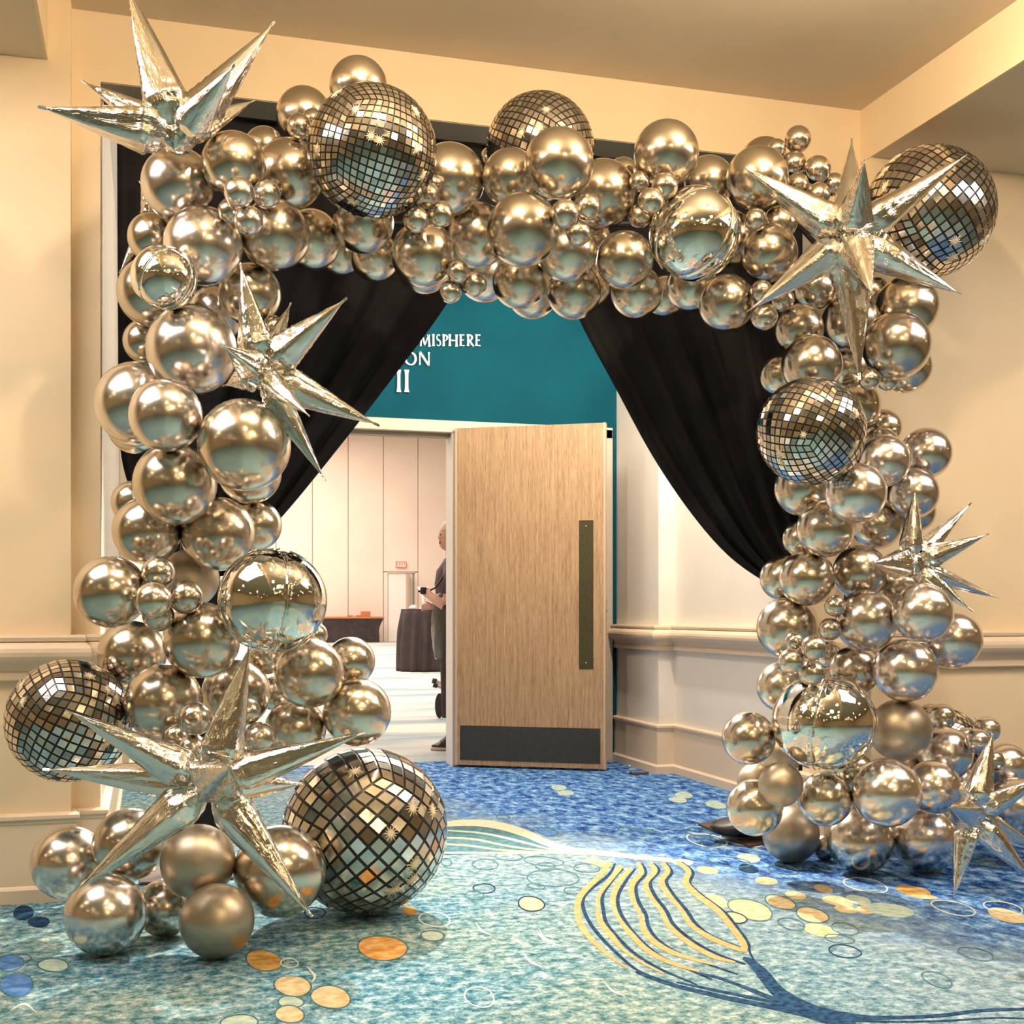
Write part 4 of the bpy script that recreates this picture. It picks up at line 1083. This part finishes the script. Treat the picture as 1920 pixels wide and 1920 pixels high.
bm = nb(); box(bm, (-0.12, -0.015, 0.11), (0.10, 0.015, 0.14)); obj('axle', bm, M['plain_black'], o)
bm = nb()

# ------------------------------------------------------------------ person half hidden behind the door
p = ATF(851, 1404); per = empty('person', p, -A)
tag(per, 'smiling person in dark clothes standing in the hall, half hidden by the oak door', 'person')
def skin_body():
    V = [(0, 0, 0.95), (0.0, 0, 1.12), (0.0, 0, 1.30), (0.0, 0, 1.43), (-0.015, 0, 1.50), (-0.02, -0.01, 1.58), (-0.025, -0.02, 1.68),   # 0-6 trunk, neck, head
         (-0.02, -0.17, 1.40), (-0.05, -0.22, 1.14), (-0.15, -0.20, 1.19), (-0.185, -0.19, 1.205),                # near arm 7-10
         (0.02, 0.17, 1.40), (0.05, 0.22, 1.13), (-0.10, 0.20, 1.06),                                              # far arm 11-13
         (-0.01, -0.09, 0.88), (-0.02, -0.09, 0.48), (0.0, -0.09, 0.09), (-0.10, -0.09, 0.04),                     # near leg 14-17
         (0.02, 0.09, 0.88), (0.05, 0.10, 0.48), (0.09, 0.11, 0.09), (0.0, 0.11, 0.04)]                            # far leg 18-21
    E = [(0, 1), (1, 2), (2, 3), (3, 4), (4, 5), (5, 6), (3, 7), (7, 8), (8, 9), (9, 10), (3, 11), (11, 12), (12, 13), (0, 14), (14, 15), (15, 16), (16, 17), (0, 18), (18, 19), (19, 20), (20, 21)]
    Rr = [.13, .125, .135, .11, .055, .075, .085, .06, .047, .038, .03, .06, .047, .034, .085, .06, .043, .035, .085, .06, .043, .035]
    me = bpy.data.meshes.new('body'); me.from_pydata([Vector(v) for v in V], E, []); o = bpy.data.objects.new('body', me); C.objects.link(o); o.parent = per
    sk = o.modifiers.new('skin', 'SKIN'); sk.use_smooth_shade = True
    if not me.skin_vertices: me.attributes.new('skin', 'FLOAT', 'POINT')
    return o, Rr
me = bpy.data.meshes.new('body')
def bodyloft():
    """one continuous body: trunk and limbs as lofts merged by remesh"""
    bm = nb()
    loft(bm, [(0, 0, .84, .13, .15), (0, 0, .95, .14, .16), (0, 0, 1.10, .12, .14), (0, 0, 1.28, .135, .165), (0, 0, 1.38, .12, .17), (0, 0, 1.44, .08, .12), (-.01, 0, 1.49, .055, .055), (-.015, 0, 1.56, .053, .053)], 24)
    for s, dx in ((-1, 0.0), (1, 0.06)):
        loft(bm, [(-0.0+dx, s*.09, .045, .048, .042), (dx, s*.09, .12, .042, .040), (dx-.01, s*.09, .30, .055, .055), (dx-.015, s*.09, .47, .055, .058), (dx-.01, s*.09, .70, .078, .08), (0, s*.085, .90, .09, .085)], 18)
    tube(bm, [(0, -.15, 1.40), (-.02, -.19, 1.27), (-.035, -.205, 1.13), (-.07, -.205, 1.115), (-.14, -.20, 1.16), (-.185, -.195, 1.195)], [.062, .05, .043, .042, .036, .027], 14)
    tube(bm, [(0, .15, 1.40), (.02, .19, 1.27), (.02, .20, 1.13), (-.04, .20, 1.08), (-.16, .17, 1.10)], [.062, .05, .043, .040, .028], 14)
    ell(bm, (-.03, -.012, 1.645), (.092, .078, .115), 28, 20)           # skull
    ell(bm, (-.062, -.03, 1.595), (.052, .052, .058), 20, 14)           # jaw
    ell(bm, (-.102, -.062, 1.635), (.020, .016, .024), 12, 8)           # nose
    ell(bm, (-.01, -.092, 1.64), (.020, .010, .030), 12, 8); ell(bm, (.0, .072, 1.64), (.020, .010, .030), 12, 8)
    for k, (dz, ln) in enumerate(((.020, .055), (.007, .065), (-.006, .062), (-.018, .05))):   # fingers of the near hand, curled
        tube(bm, [(-.185, -.195, 1.195+dz), (-.185-ln*.55, -.205, 1.205+dz), (-.185-ln*.75, -.190, 1.21+dz), (-.185-ln*.55, -.175, 1.21+dz)], [.0105, .010, .009, .0075], 8)
    tube(bm, [(-.17, -.185, 1.205), (-.19, -.168, 1.235), (-.215, -.17, 1.248)], [.012, .0105, .008], 8)
    ell(bm, (-.185, -.195, 1.197), (.034, .016, .030), 14, 10)
    ell(bm, (-.19, .165, 1.105), (.045, .018, .028), 14, 10)
    for k in range(4): tube(bm, [(-.21, .165, 1.125-.013*k), (-.25, .16, 1.12-.013*k), (-.262, .15, 1.105-.013*k)], [.010, .009, .007], 8)
    tube(bm, [(-.19, .15, 1.12), (-.21, .135, 1.135), (-.23, .135, 1.14)], [.011, .010, .008], 8)
    o = obj('body', bm, M['skin'], per, True)
    r = o.modifiers.new('join', 'REMESH'); r.mode = 'VOXEL'; r.voxel_size = 0.0065; r.use_smooth_shade = True
    s = o.modifiers.new('soft', 'SMOOTH'); s.iterations = 3
    return o
bpy.data.meshes.remove(me)
body = bodyloft()
bm = nb(); loft(bm, [(0, 0, 1.13, .135, .155), (0, 0, 1.28, .15, .182), (0, 0, 1.38, .135, .185), (0, 0, 1.43, .10, .14), (-.005, 0, 1.475, .068, .075)], 28)
tube(bm, [(0, -.14, 1.40), (-.015, -.185, 1.28), (-.03, -.20, 1.19)], [.075, .068, .062], 16); tube(bm, [(0, .14, 1.40), (.015, .185, 1.28), (.02, .20, 1.19)], [.075, .068, .062], 16)
obj('shirt', bm, M['shirt'], per, True)
bm = nb(); R = []
for i in range(15):
    t = i/14; z = 1.20-0.50*t; rx = .148+.022*math.sin(t*PI); ry = .168+.03*math.sin(t*PI)
    R.append([Vector((rx*(1+.05*math.sin(9*k+8*t)*(.3+t))*math.cos(k), ry*(1+.04*math.sin(7*k+6*t))*math.sin(k), z+.01*math.sin(5*k+9*t))) for k in [2*PI*q/40 for q in range(40)]])
grid_faces(bm, R, True, True); obj('apron', bm, M['satin'], per, True)
bm = nb()
for s, dx in ((-1, 0.0), (1, 0.06)): loft(bm, [(dx-.005, s*.09, .25, .082, .078), (dx-.01, s*.09, .45, .085, .085), (dx-.005, s*.09, .62, .095, .092), (0, s*.085, .76, .105, .098)], 22)
obj('trousers', bm, M['pants'], per, True)
for s, dx in ((-1, 0.0), (1, 0.06)):
    bm = nb(); secs = []
    loft(bm, [(dx-.045, s*.09, .012, .125, .046), (dx-.043, s*.09, .04, .122, .048), (dx-.03, s*.09, .07, .098, .045), (dx-.005, s*.09, .10, .060, .045), (dx+.005, s*.09, .135, .055, .048)], 26)
    for v in bm.verts:
        if v.co.x < dx-.10: v.co.z = min(v.co.z, .05+.02*noise.noise(v.co*20))
    sh = obj('shoe', bm, M['shoe'], per, True)
    bm = nb(); loft(bm, [(dx-.046, s*.09, 0.0, .128, .047), (dx-.046, s*.09, .014, .131, .050), (dx-.046, s*.09, .024, .129, .049)], 26); obj('sole', bm, M['sole'], sh, True)
    bm = nb()
    for k in range(3): tube(bm, [(dx-.055-.02*k, s*.09-.022, .094-.012*k), (dx-.06-.02*k, s*.09, .104-.012*k), (dx-.055-.02*k, s*.09+.022, .094-.012*k)], .004, 6)
    obj('laces', bm, M['sole'], sh, True)
bm = nb(); ell(bm, (-.018, -.006, 1.668), (.098, .088, .108), 28, 20)
bmesh.ops.delete(bm, geom=[v for v in bm.verts if (v.co.z < 1.675 and v.co.x < -.005-0.5*(1.70-v.co.z)) or v.co.z < 1.60], context='VERTS')
h = obj('hair', bm, M['hair'], per, True); h.modifiers.new('thick', 'SOLIDIFY').thickness = 0.008
for y in (-.066, -.006):
    bm = nb(); ell(bm, (-.106+(.004 if y < -.03 else 0), y, 1.657), (.006, .013, .007), 12, 8); obj('eye', bm, M['eye'], per, True)
bm = nb(); ell(bm, (-.107, -.045, 1.596), (.008, .030, .013), 14, 8); mo = obj('mouth', bm, M['lip'], per, True)
bm = nb(); ell(bm, (-.112, -.045, 1.600), (.006, .024, .005), 12, 8); obj('teeth', bm, M['teeth'], mo, True)
bm = nb(); tube(bm, [(-.03, -.17, 1.43), (-.09, -.20, 1.30), (-.13, -.205, 1.245), (-.17, -.20, 1.225)], .007, 8); obj('lanyard', bm, M['plain_black'], per, True)
bm = nb(); box(bm, (-.245, -.22, 1.195), (-.20, -.17, 1.25), 0.008); box(bm, (-.26, -.205, 1.21), (-.24, -.185, 1.225)); o = obj('handheld_radio', bm, M['plain_black'])
o.location = p; o.rotation_euler = (0, 0, -A); tag(o, 'small black device held in the person\'s hand behind the door', 'radio')

# ------------------------------------------------------------------ foyer lamps (seen in the mirrors)
def fixture(name, label, cat, loc, r, m, grp=None, drop=0.0):
    o = empty(name, loc); tag(o, label, cat, grp)
    bm = nb(); tube(bm, [(0, 0, -0.012-drop), (0, 0, -0.0005)], [r*1.22, r*1.3], 28); obj('trim_ring', bm, M['trim'], o)
    bm = nb(); tube(bm, [(0, 0, -0.018-drop), (0, 0, -0.0125-drop)], [r*0.96, r], 28); obj('diffuser', bm, m, o)
    return o
for x in (0.2, 2.6):
    for y in (3.0, 1.2, -1.2, -3.6, -6.5): fixture('downlight', 'round warm downlight in the %s row of the raised ceiling bay, %s' % ('left' if x < 1 else 'right', {3.0: 'nearest the arch', 1.2: 'second from the arch', -1.2: 'third from the arch', -3.6: 'fourth from the arch', -6.5: 'farthest from the arch'}[y]), 'lamp', (x, y, ZC), 0.06, M['em_down'], 'downlights in the ceiling bay')
for x in (-6.2, -3.6, 5.9, 8.6):
    for y in (2.6, -1.0, -4.5, -8.0): fixture('downlight', 'warm downlight in the %s row, %s' % ({-6.2: 'outermost left', -3.6: 'inner left', 5.9: 'inner right', 8.6: 'outermost right'}[x], {2.6: 'nearest the arch wall', -1.0: 'second from the arch wall', -4.5: 'third from the arch wall', -8.0: 'farthest from the arch wall'}[y]), 'lamp', (x, y, ZS), 0.06, M['em_down'], 'downlights beside the bay')
for y in (-0.4, -5.2): fixture('bowl_light', 'large round warm ceiling light in the raised bay, '+('nearer the arch' if y > -1 else 'farther from the arch'), 'lamp', (1.4, y, ZC-0.001), 0.33, M['em_bowl'], 'round bay lights', 0.08)
for p_, wh in zip(WASH, ('left', 'right')): fixture('downlight', 'added unseen bright light in the bay just before the arch, '+wh+' one', 'lamp', (p_[0], p_[1], ZC), 0.045, M['em_down'], 'added bay lights before the arch', 0.10)  # added fixtures around the unseen wash lights
for (p_, k), wh in zip(ALC, ('in the middle', 'by the right wall', 'by the left wall')): fixture('downlight', 'round downlight in the alcove ceiling behind the drapes, '+wh, 'lamp', (p_[0], p_[1], ZA), 0.05, M['em_bowl'], 'alcove downlights')
for x0, x1, y0, y1 in ((-2.3, -0.50, 2.7, 4.2), (3.25, 5.0, 2.2, 3.65)):
    o = empty('light_panel', ((x0+x1)/2, (y0+y1)/2, ZS)); tag(o, 'white luminous ceiling panel '+('left' if x0 < 0 else 'right')+' of the raised bay', 'lamp', 'luminous ceiling panels'); hx, hy = (x1-x0)/2, (y1-y0)/2
    bm = nb(); box(bm, (-hx, -hy, -0.014), (hx, hy, -0.008)); obj('diffuser', bm, M['em_panel'], o)
    bm = nb(); box(bm, (-hx-0.04, -hy-0.04, -0.02), (hx+0.04, -hy, 0)); box(bm, (-hx-0.04, hy, -0.02), (hx+0.04, hy+0.04, 0)); box(bm, (-hx-0.04, -hy, -0.02), (-hx, hy, 0)); box(bm, (hx, -hy, -0.02), (hx+0.04, hy, 0)); obj('frame', bm, M['trim'], o)

# ------------------------------------------------------------------ the carpet's woven pattern (thin pile inlays of the floor)
ZT = [0.0006]
def lay(name, polys, m, z=None):
    ZT[0] += 0.000004; z = z or ZT[0]
    bm = nb()
    for P in polys:
        vs = [bm.verts.new((q.x, q.y, z)) for q in (ATF(x, y) for x, y in P)]
        bm.faces.new(vs)
    for f in bm.faces:
        f.normal_update()
        if f.normal.z < 0: f.normal_flip()
    me = bpy.data.meshes.new(name); bm.to_mesh(me); bm.free()
    return link_mesh(name, me, m, floor)
def ellp(cx, cy, rx, ry, rot=0, n=36, wob=0.05, seed=0):
    out = []; c, s = math.cos(math.radians(rot)), math.sin(math.radians(rot))
    for k in range(n):
        a = 2*PI*k/n; q = 1+wob*math.sin(2*a+seed)+wob*0.5*math.sin(3*a+2*seed)
        x, y = rx*q*math.cos(a), ry*q*math.sin(a); out.append((cx+x*c-y*s, cy+x*s+y*c))
    return out
def spot(cx, cy, rx, ry, rot, m, outline=None):
    sd = cx*0.37
    if outline: lay('carpet_spot', [ellp(cx, cy, rx*1.0+3.2, ry+2.4, rot, seed=sd)], M[outline])
    lay('carpet_spot', [ellp(cx, cy, rx, ry, rot, seed=sd)], M[m])
def ring(cx, cy, rx, ry, rot, m, wx=2.2, wy=1.5):
    A_, B_ = ellp(cx, cy, rx, ry, rot, seed=cx*.3), ellp(cx, cy, rx-wx*1.3, ry-wy*1.3, rot, seed=cx*.3); n = len(A_)
    lay('carpet_ring', [[A_[k], A_[(k+1) % n], B_[(k+1) % n], B_[k]] for k in range(n)], M[m])
def ribbon(pts, ws, m, name='carpet_stripe'):
    P = catmull([(x, y, 0) for x, y in pts], 7); W = ws if isinstance(ws, (list, tuple)) else [ws]*2
    n = len(P); Lf, Rt = [], []
    for i, p in enumerate(P):
        d = (P[min(i+1, n-1)]-P[max(0, i-1)]).normalized(); t = i/(n-1)*(len(W)-1); k = min(int(t), len(W)-2); w_ = W[k]+(W[k+1]-W[k])*(t-k)
        nx, ny = -d.y, d.x; Lf.append((p.x+nx*w_/2, p.y+ny*w_/2*0.8)); Rt.append((p.x-nx*w_/2, p.y-ny*w_/2*0.8))
    lay(name, [[Lf[i], Lf[i+1], Rt[i+1], Rt[i]] for i in range(n-1)], M[m])
for a in '''717 1778 43 23 3 y_orange y_ring|620 1870 36 20 12 y_cream y_ring|549 1849 32 19 8 y_cream y_ring|545 1879 22 10 0 y_pale y_ring|543 1902 26 15 0 y_cream y_ring|449 1917 33 13 0 y_pale y_ring|19 1806 23 14 -8 y_blue y_ring|31 1847 31 20 -8 y_blue y_ring|100 1810 28 11 0 y_pale y_ring|44 1712 20 14 0 y_navy -|73 1729 20 11 0 y_navy -|495 1801 32 19 8 y_ochre y_ring|768 1708 14 10 15 y_ochre -|996 1695 24 12 10 y_cream y_navy|811 1755 21 8 3 y_pale y_ring|1118 1617 22 7 8 y_cream -|870 1528 13 5 8 y_blue -|1027 1560 17 6 12 y_blue y_ring|1048 1477 15 5 3 y_pale -|1061 1487 15 5 3 y_pale -|1282 1491 17 6 8 y_pale -|1271 1500 18 5 5 y_pale -|1342 1509 20 7 8 y_pale -|1403 1609 23 8 10 y_pale -|1326 1632 20 7 5 y_cream -|1437 1652 22 7 8 y_cream -|1492 1679 21 7 10 y_cream -|1463 1692 27 11 14 y_cream y_ring|1342 1690 25 11 14 y_cream -|1407 1706 43 16 14 y_cream y_ring|1377 1721 21 9 8 y_cream y_navy|1523 1716 31 12 14 y_cream y_ring|1544 1667 19 7 14 y_cream -|1571 1690 30 9 12 y_cream -|1610 1688 25 8 12 y_pale -|1586 1705 21 7 10 y_cream -|1623 1706 19 8 8 y_cream -|1669 1707 43 13 8 y_pale -|1539 1745 34 11 14 y_cream -|1713 1671 35 9 9 y_ochre -|1733 1682 25 4 4 y_cream -|1888 1717 36 12 14 y_cream -|1403 1629 20 8 12 y_navy -|1280 1617 20 6 5 y_pale -|910 1838 0 0 0 y_pale -'''.split('|'):  # navy-filled spots and one ochre spot carry the columns' shadow in their colour
    f = a.split()
    if float(f[2]) > 0: spot(*[float(q) for q in f[:5]], f[5], None if f[6] == '-' else f[6])
for a in '''815 1724 31 14 4 y_white|899 1870 30 19 8 y_white|910 1621 25 11 4 y_ring|908 1666 21 10 4 y_navy|890 1679 19 9 6 y_ring|837 1617 11 8 0 y_ring|954 1606 27 8 4 y_ring|1019 1615 40 9 6 y_ring|1023 1625 20 8 0 y_ring|1037 1646 50 17 4 y_ring|1005 1662 18 6 5 y_ring|1074 1670 17 8 0 y_ring|1100 1628 26 9 5 y_ring|943 1532 14 5 5 y_ring|1176 1555 18 6 6 y_ring|1216 1559 12 4 0 y_ring|1623 1660 43 13 12 y_white|1788 1703 42 13 14 y_white|1881 1703 40 12 10 y_white|1484 1733 28 11 12 y_ring|1584 1742 28 11 14 y_ring|1574 1761 28 9 8 y_ring|1584 1784 33 12 10 y_navy|1830 1789 34 12 14 y_ring|1757 1837 32 13 18 y_ring|1326 1576 38 13 10 y_white|1390 1577 40 9 12 y_white|1332 1580 20 9 10 y_ring|1368 1616 40 10 8 y_ring|1468 1632 30 8 8 y_ring|543 1806 18 9 0 y_white|590 1712 20 12 0 y_navy|30 1798 30 10 0 y_ring|1310 1560 26 8 8 y_ring|1240 1548 22 6 6 y_blue|1140 1500 24 6 4 y_blue'''.split('|'):
    f = a.split(); ring(*[float(q) for q in f[:5]], f[5])
for P in ([(893, 1731), (903, 1745), (922, 1754)], [(1006, 1744), (1020, 1762), (1053, 1775)], [(982, 1789), (995, 1804), (1018, 1814)], [(1132, 1840), (1148, 1858), (1172, 1868)], [(20, 1895), (45, 1883), (70, 1900)], [(575, 1812), (590, 1830), (585, 1842)], [(1010, 1742), (1022, 1760), (1048, 1768)]):
    ribbon(P, [1, 5, 1], 'y_white')
z8 = lambda s: [(1000+float(a.split(',')[0])/2.087, 1540+float(a.split(',')[1])/2.087) for a in s.split()]
# the band that reaches back towards the disco ball
bm = None
lay('carpet_stripe', [[(833, 1542), (880, 1540), (928, 1542), (983, 1556), (1052, 1588), (1147, 1600), (1256, 1612), (1256, 1618), (1129, 1604), (1074, 1602), (965, 1601), (833, 1603)]], M['y_ring'])
ribbon([(830, 1546), (880, 1543), (928, 1547), (983, 1562), (1052, 1590), (1147, 1602), (1262, 1614)], [12, 15, 17, 17, 13, 11, 9], 'y_band')
ribbon([(830, 1557), (900, 1562), (960, 1574), (1040, 1594), (1110, 1601)], [3, 4, 5, 4, 3], 'y_pale')
ribbon([(833, 1571), (890, 1574), (960, 1588), (1040, 1597), (1120, 1602)], [3, 4, 4, 4, 3], 'y_cream')
ribbon([(833, 1583), (880, 1586), (940, 1594), (1020, 1599), (1100, 1603)], [3, 4, 4, 4, 3], 'y_cream')
ribbon([(833, 1599), (965, 1600), (1074, 1599), (1140, 1603)], [4, 5, 6, 9], 'y_band')
# navy lines of the fan, then its orange strands
for s in ('320,165 293,212 205,285 197,345 240,425 330,520 420,590 560,640', '352,185 312,228 272,290 275,355 290,405 340,465 400,520 500,580 640,640', '400,185 362,235 332,292 336,345 362,395 400,445 470,510 560,560 700,620',
          '425,165 440,205 403,250 410,310 440,365 452,415 495,470 590,525 800,600', '470,165 492,195 458,238 475,290 520,350 550,405 620,465 720,520 830,560', '520,165 542,200 520,238 550,290 600,350 640,405 710,455 830,500', '580,160 625,200 612,245 658,290 745,355 800,420 842,480 850,520 900,600'):
    ribbon(z8(s), [3.5, 6, 7, 7, 7, 6, 4.5, 3], 'y_navy')
for s, ws in (('300,160 262,212 187,288 172,350 190,415 240,475 300,530 370,575', [9, 10, 12, 12, 12, 10, 6, 3]), ('345,175 302,228 258,288 252,350 266,400 310,455 350,500 420,550 510,597', [10, 9, 8, 7, 12, 12, 7, 5, 3]), ('385,185 342,228 314,290 316,340 340,388 380,440 450,508 540,555 650,588', [9, 10, 11, 8, 8, 11, 11, 9, 4]),
              ('408,160 422,200 386,250 391,310 420,368 430,420 470,470 560,520 710,562', [8, 10, 11, 9, 7, 11, 12, 10, 4]), ('455,163 476,195 441,240 456,290 500,350 530,408 600,470 700,528 790,552', [8, 10, 10, 9, 9, 10, 11, 10, 4]), ('505,163 526,195 501,236 531,290 581,350 620,408 700,460 815,505', [8, 10, 12, 10, 8, 10, 11, 9]),
              ('562,158 606,195 597,240 642,290 722,350 780,420 822,480 822,512', [8, 11, 12, 12, 12, 12, 13, 12])):
    ribbon(z8(s), ws, 'y_peach')
ribbon(z8('820,535 850,550 900,600 960,670 1050,725 1150,752 1300,768 1450,768 1600,760 1750,742 1930,735'), [6, 14, 24, 26, 30, 22, 10, 7, 8, 7, 6], 'y_stem')
ribbon(z8('400,590 500,628 600,655 750,690 900,720 1060,752 1150,775 1260,800'), [4, 7, 9, 10, 11, 16, 22, 14], 'y_stem')
ribbon(z8('560,630 680,655 800,680 950,712 1080,750'), [3, 6, 6, 7, 8], 'y_stem')
ribbon(z8('640,595 720,612 800,640 900,680 1000,715 1090,745'), [3, 6, 6, 9, 9, 12], 'y_stem')
ribbon(z8('1130,760 1250,778 1400,785 1600,782 1800,770 1930,772'), [8, 6, 4, 4, 3, 3], 'y_stem')
# ------------------------------------------------------------------ end
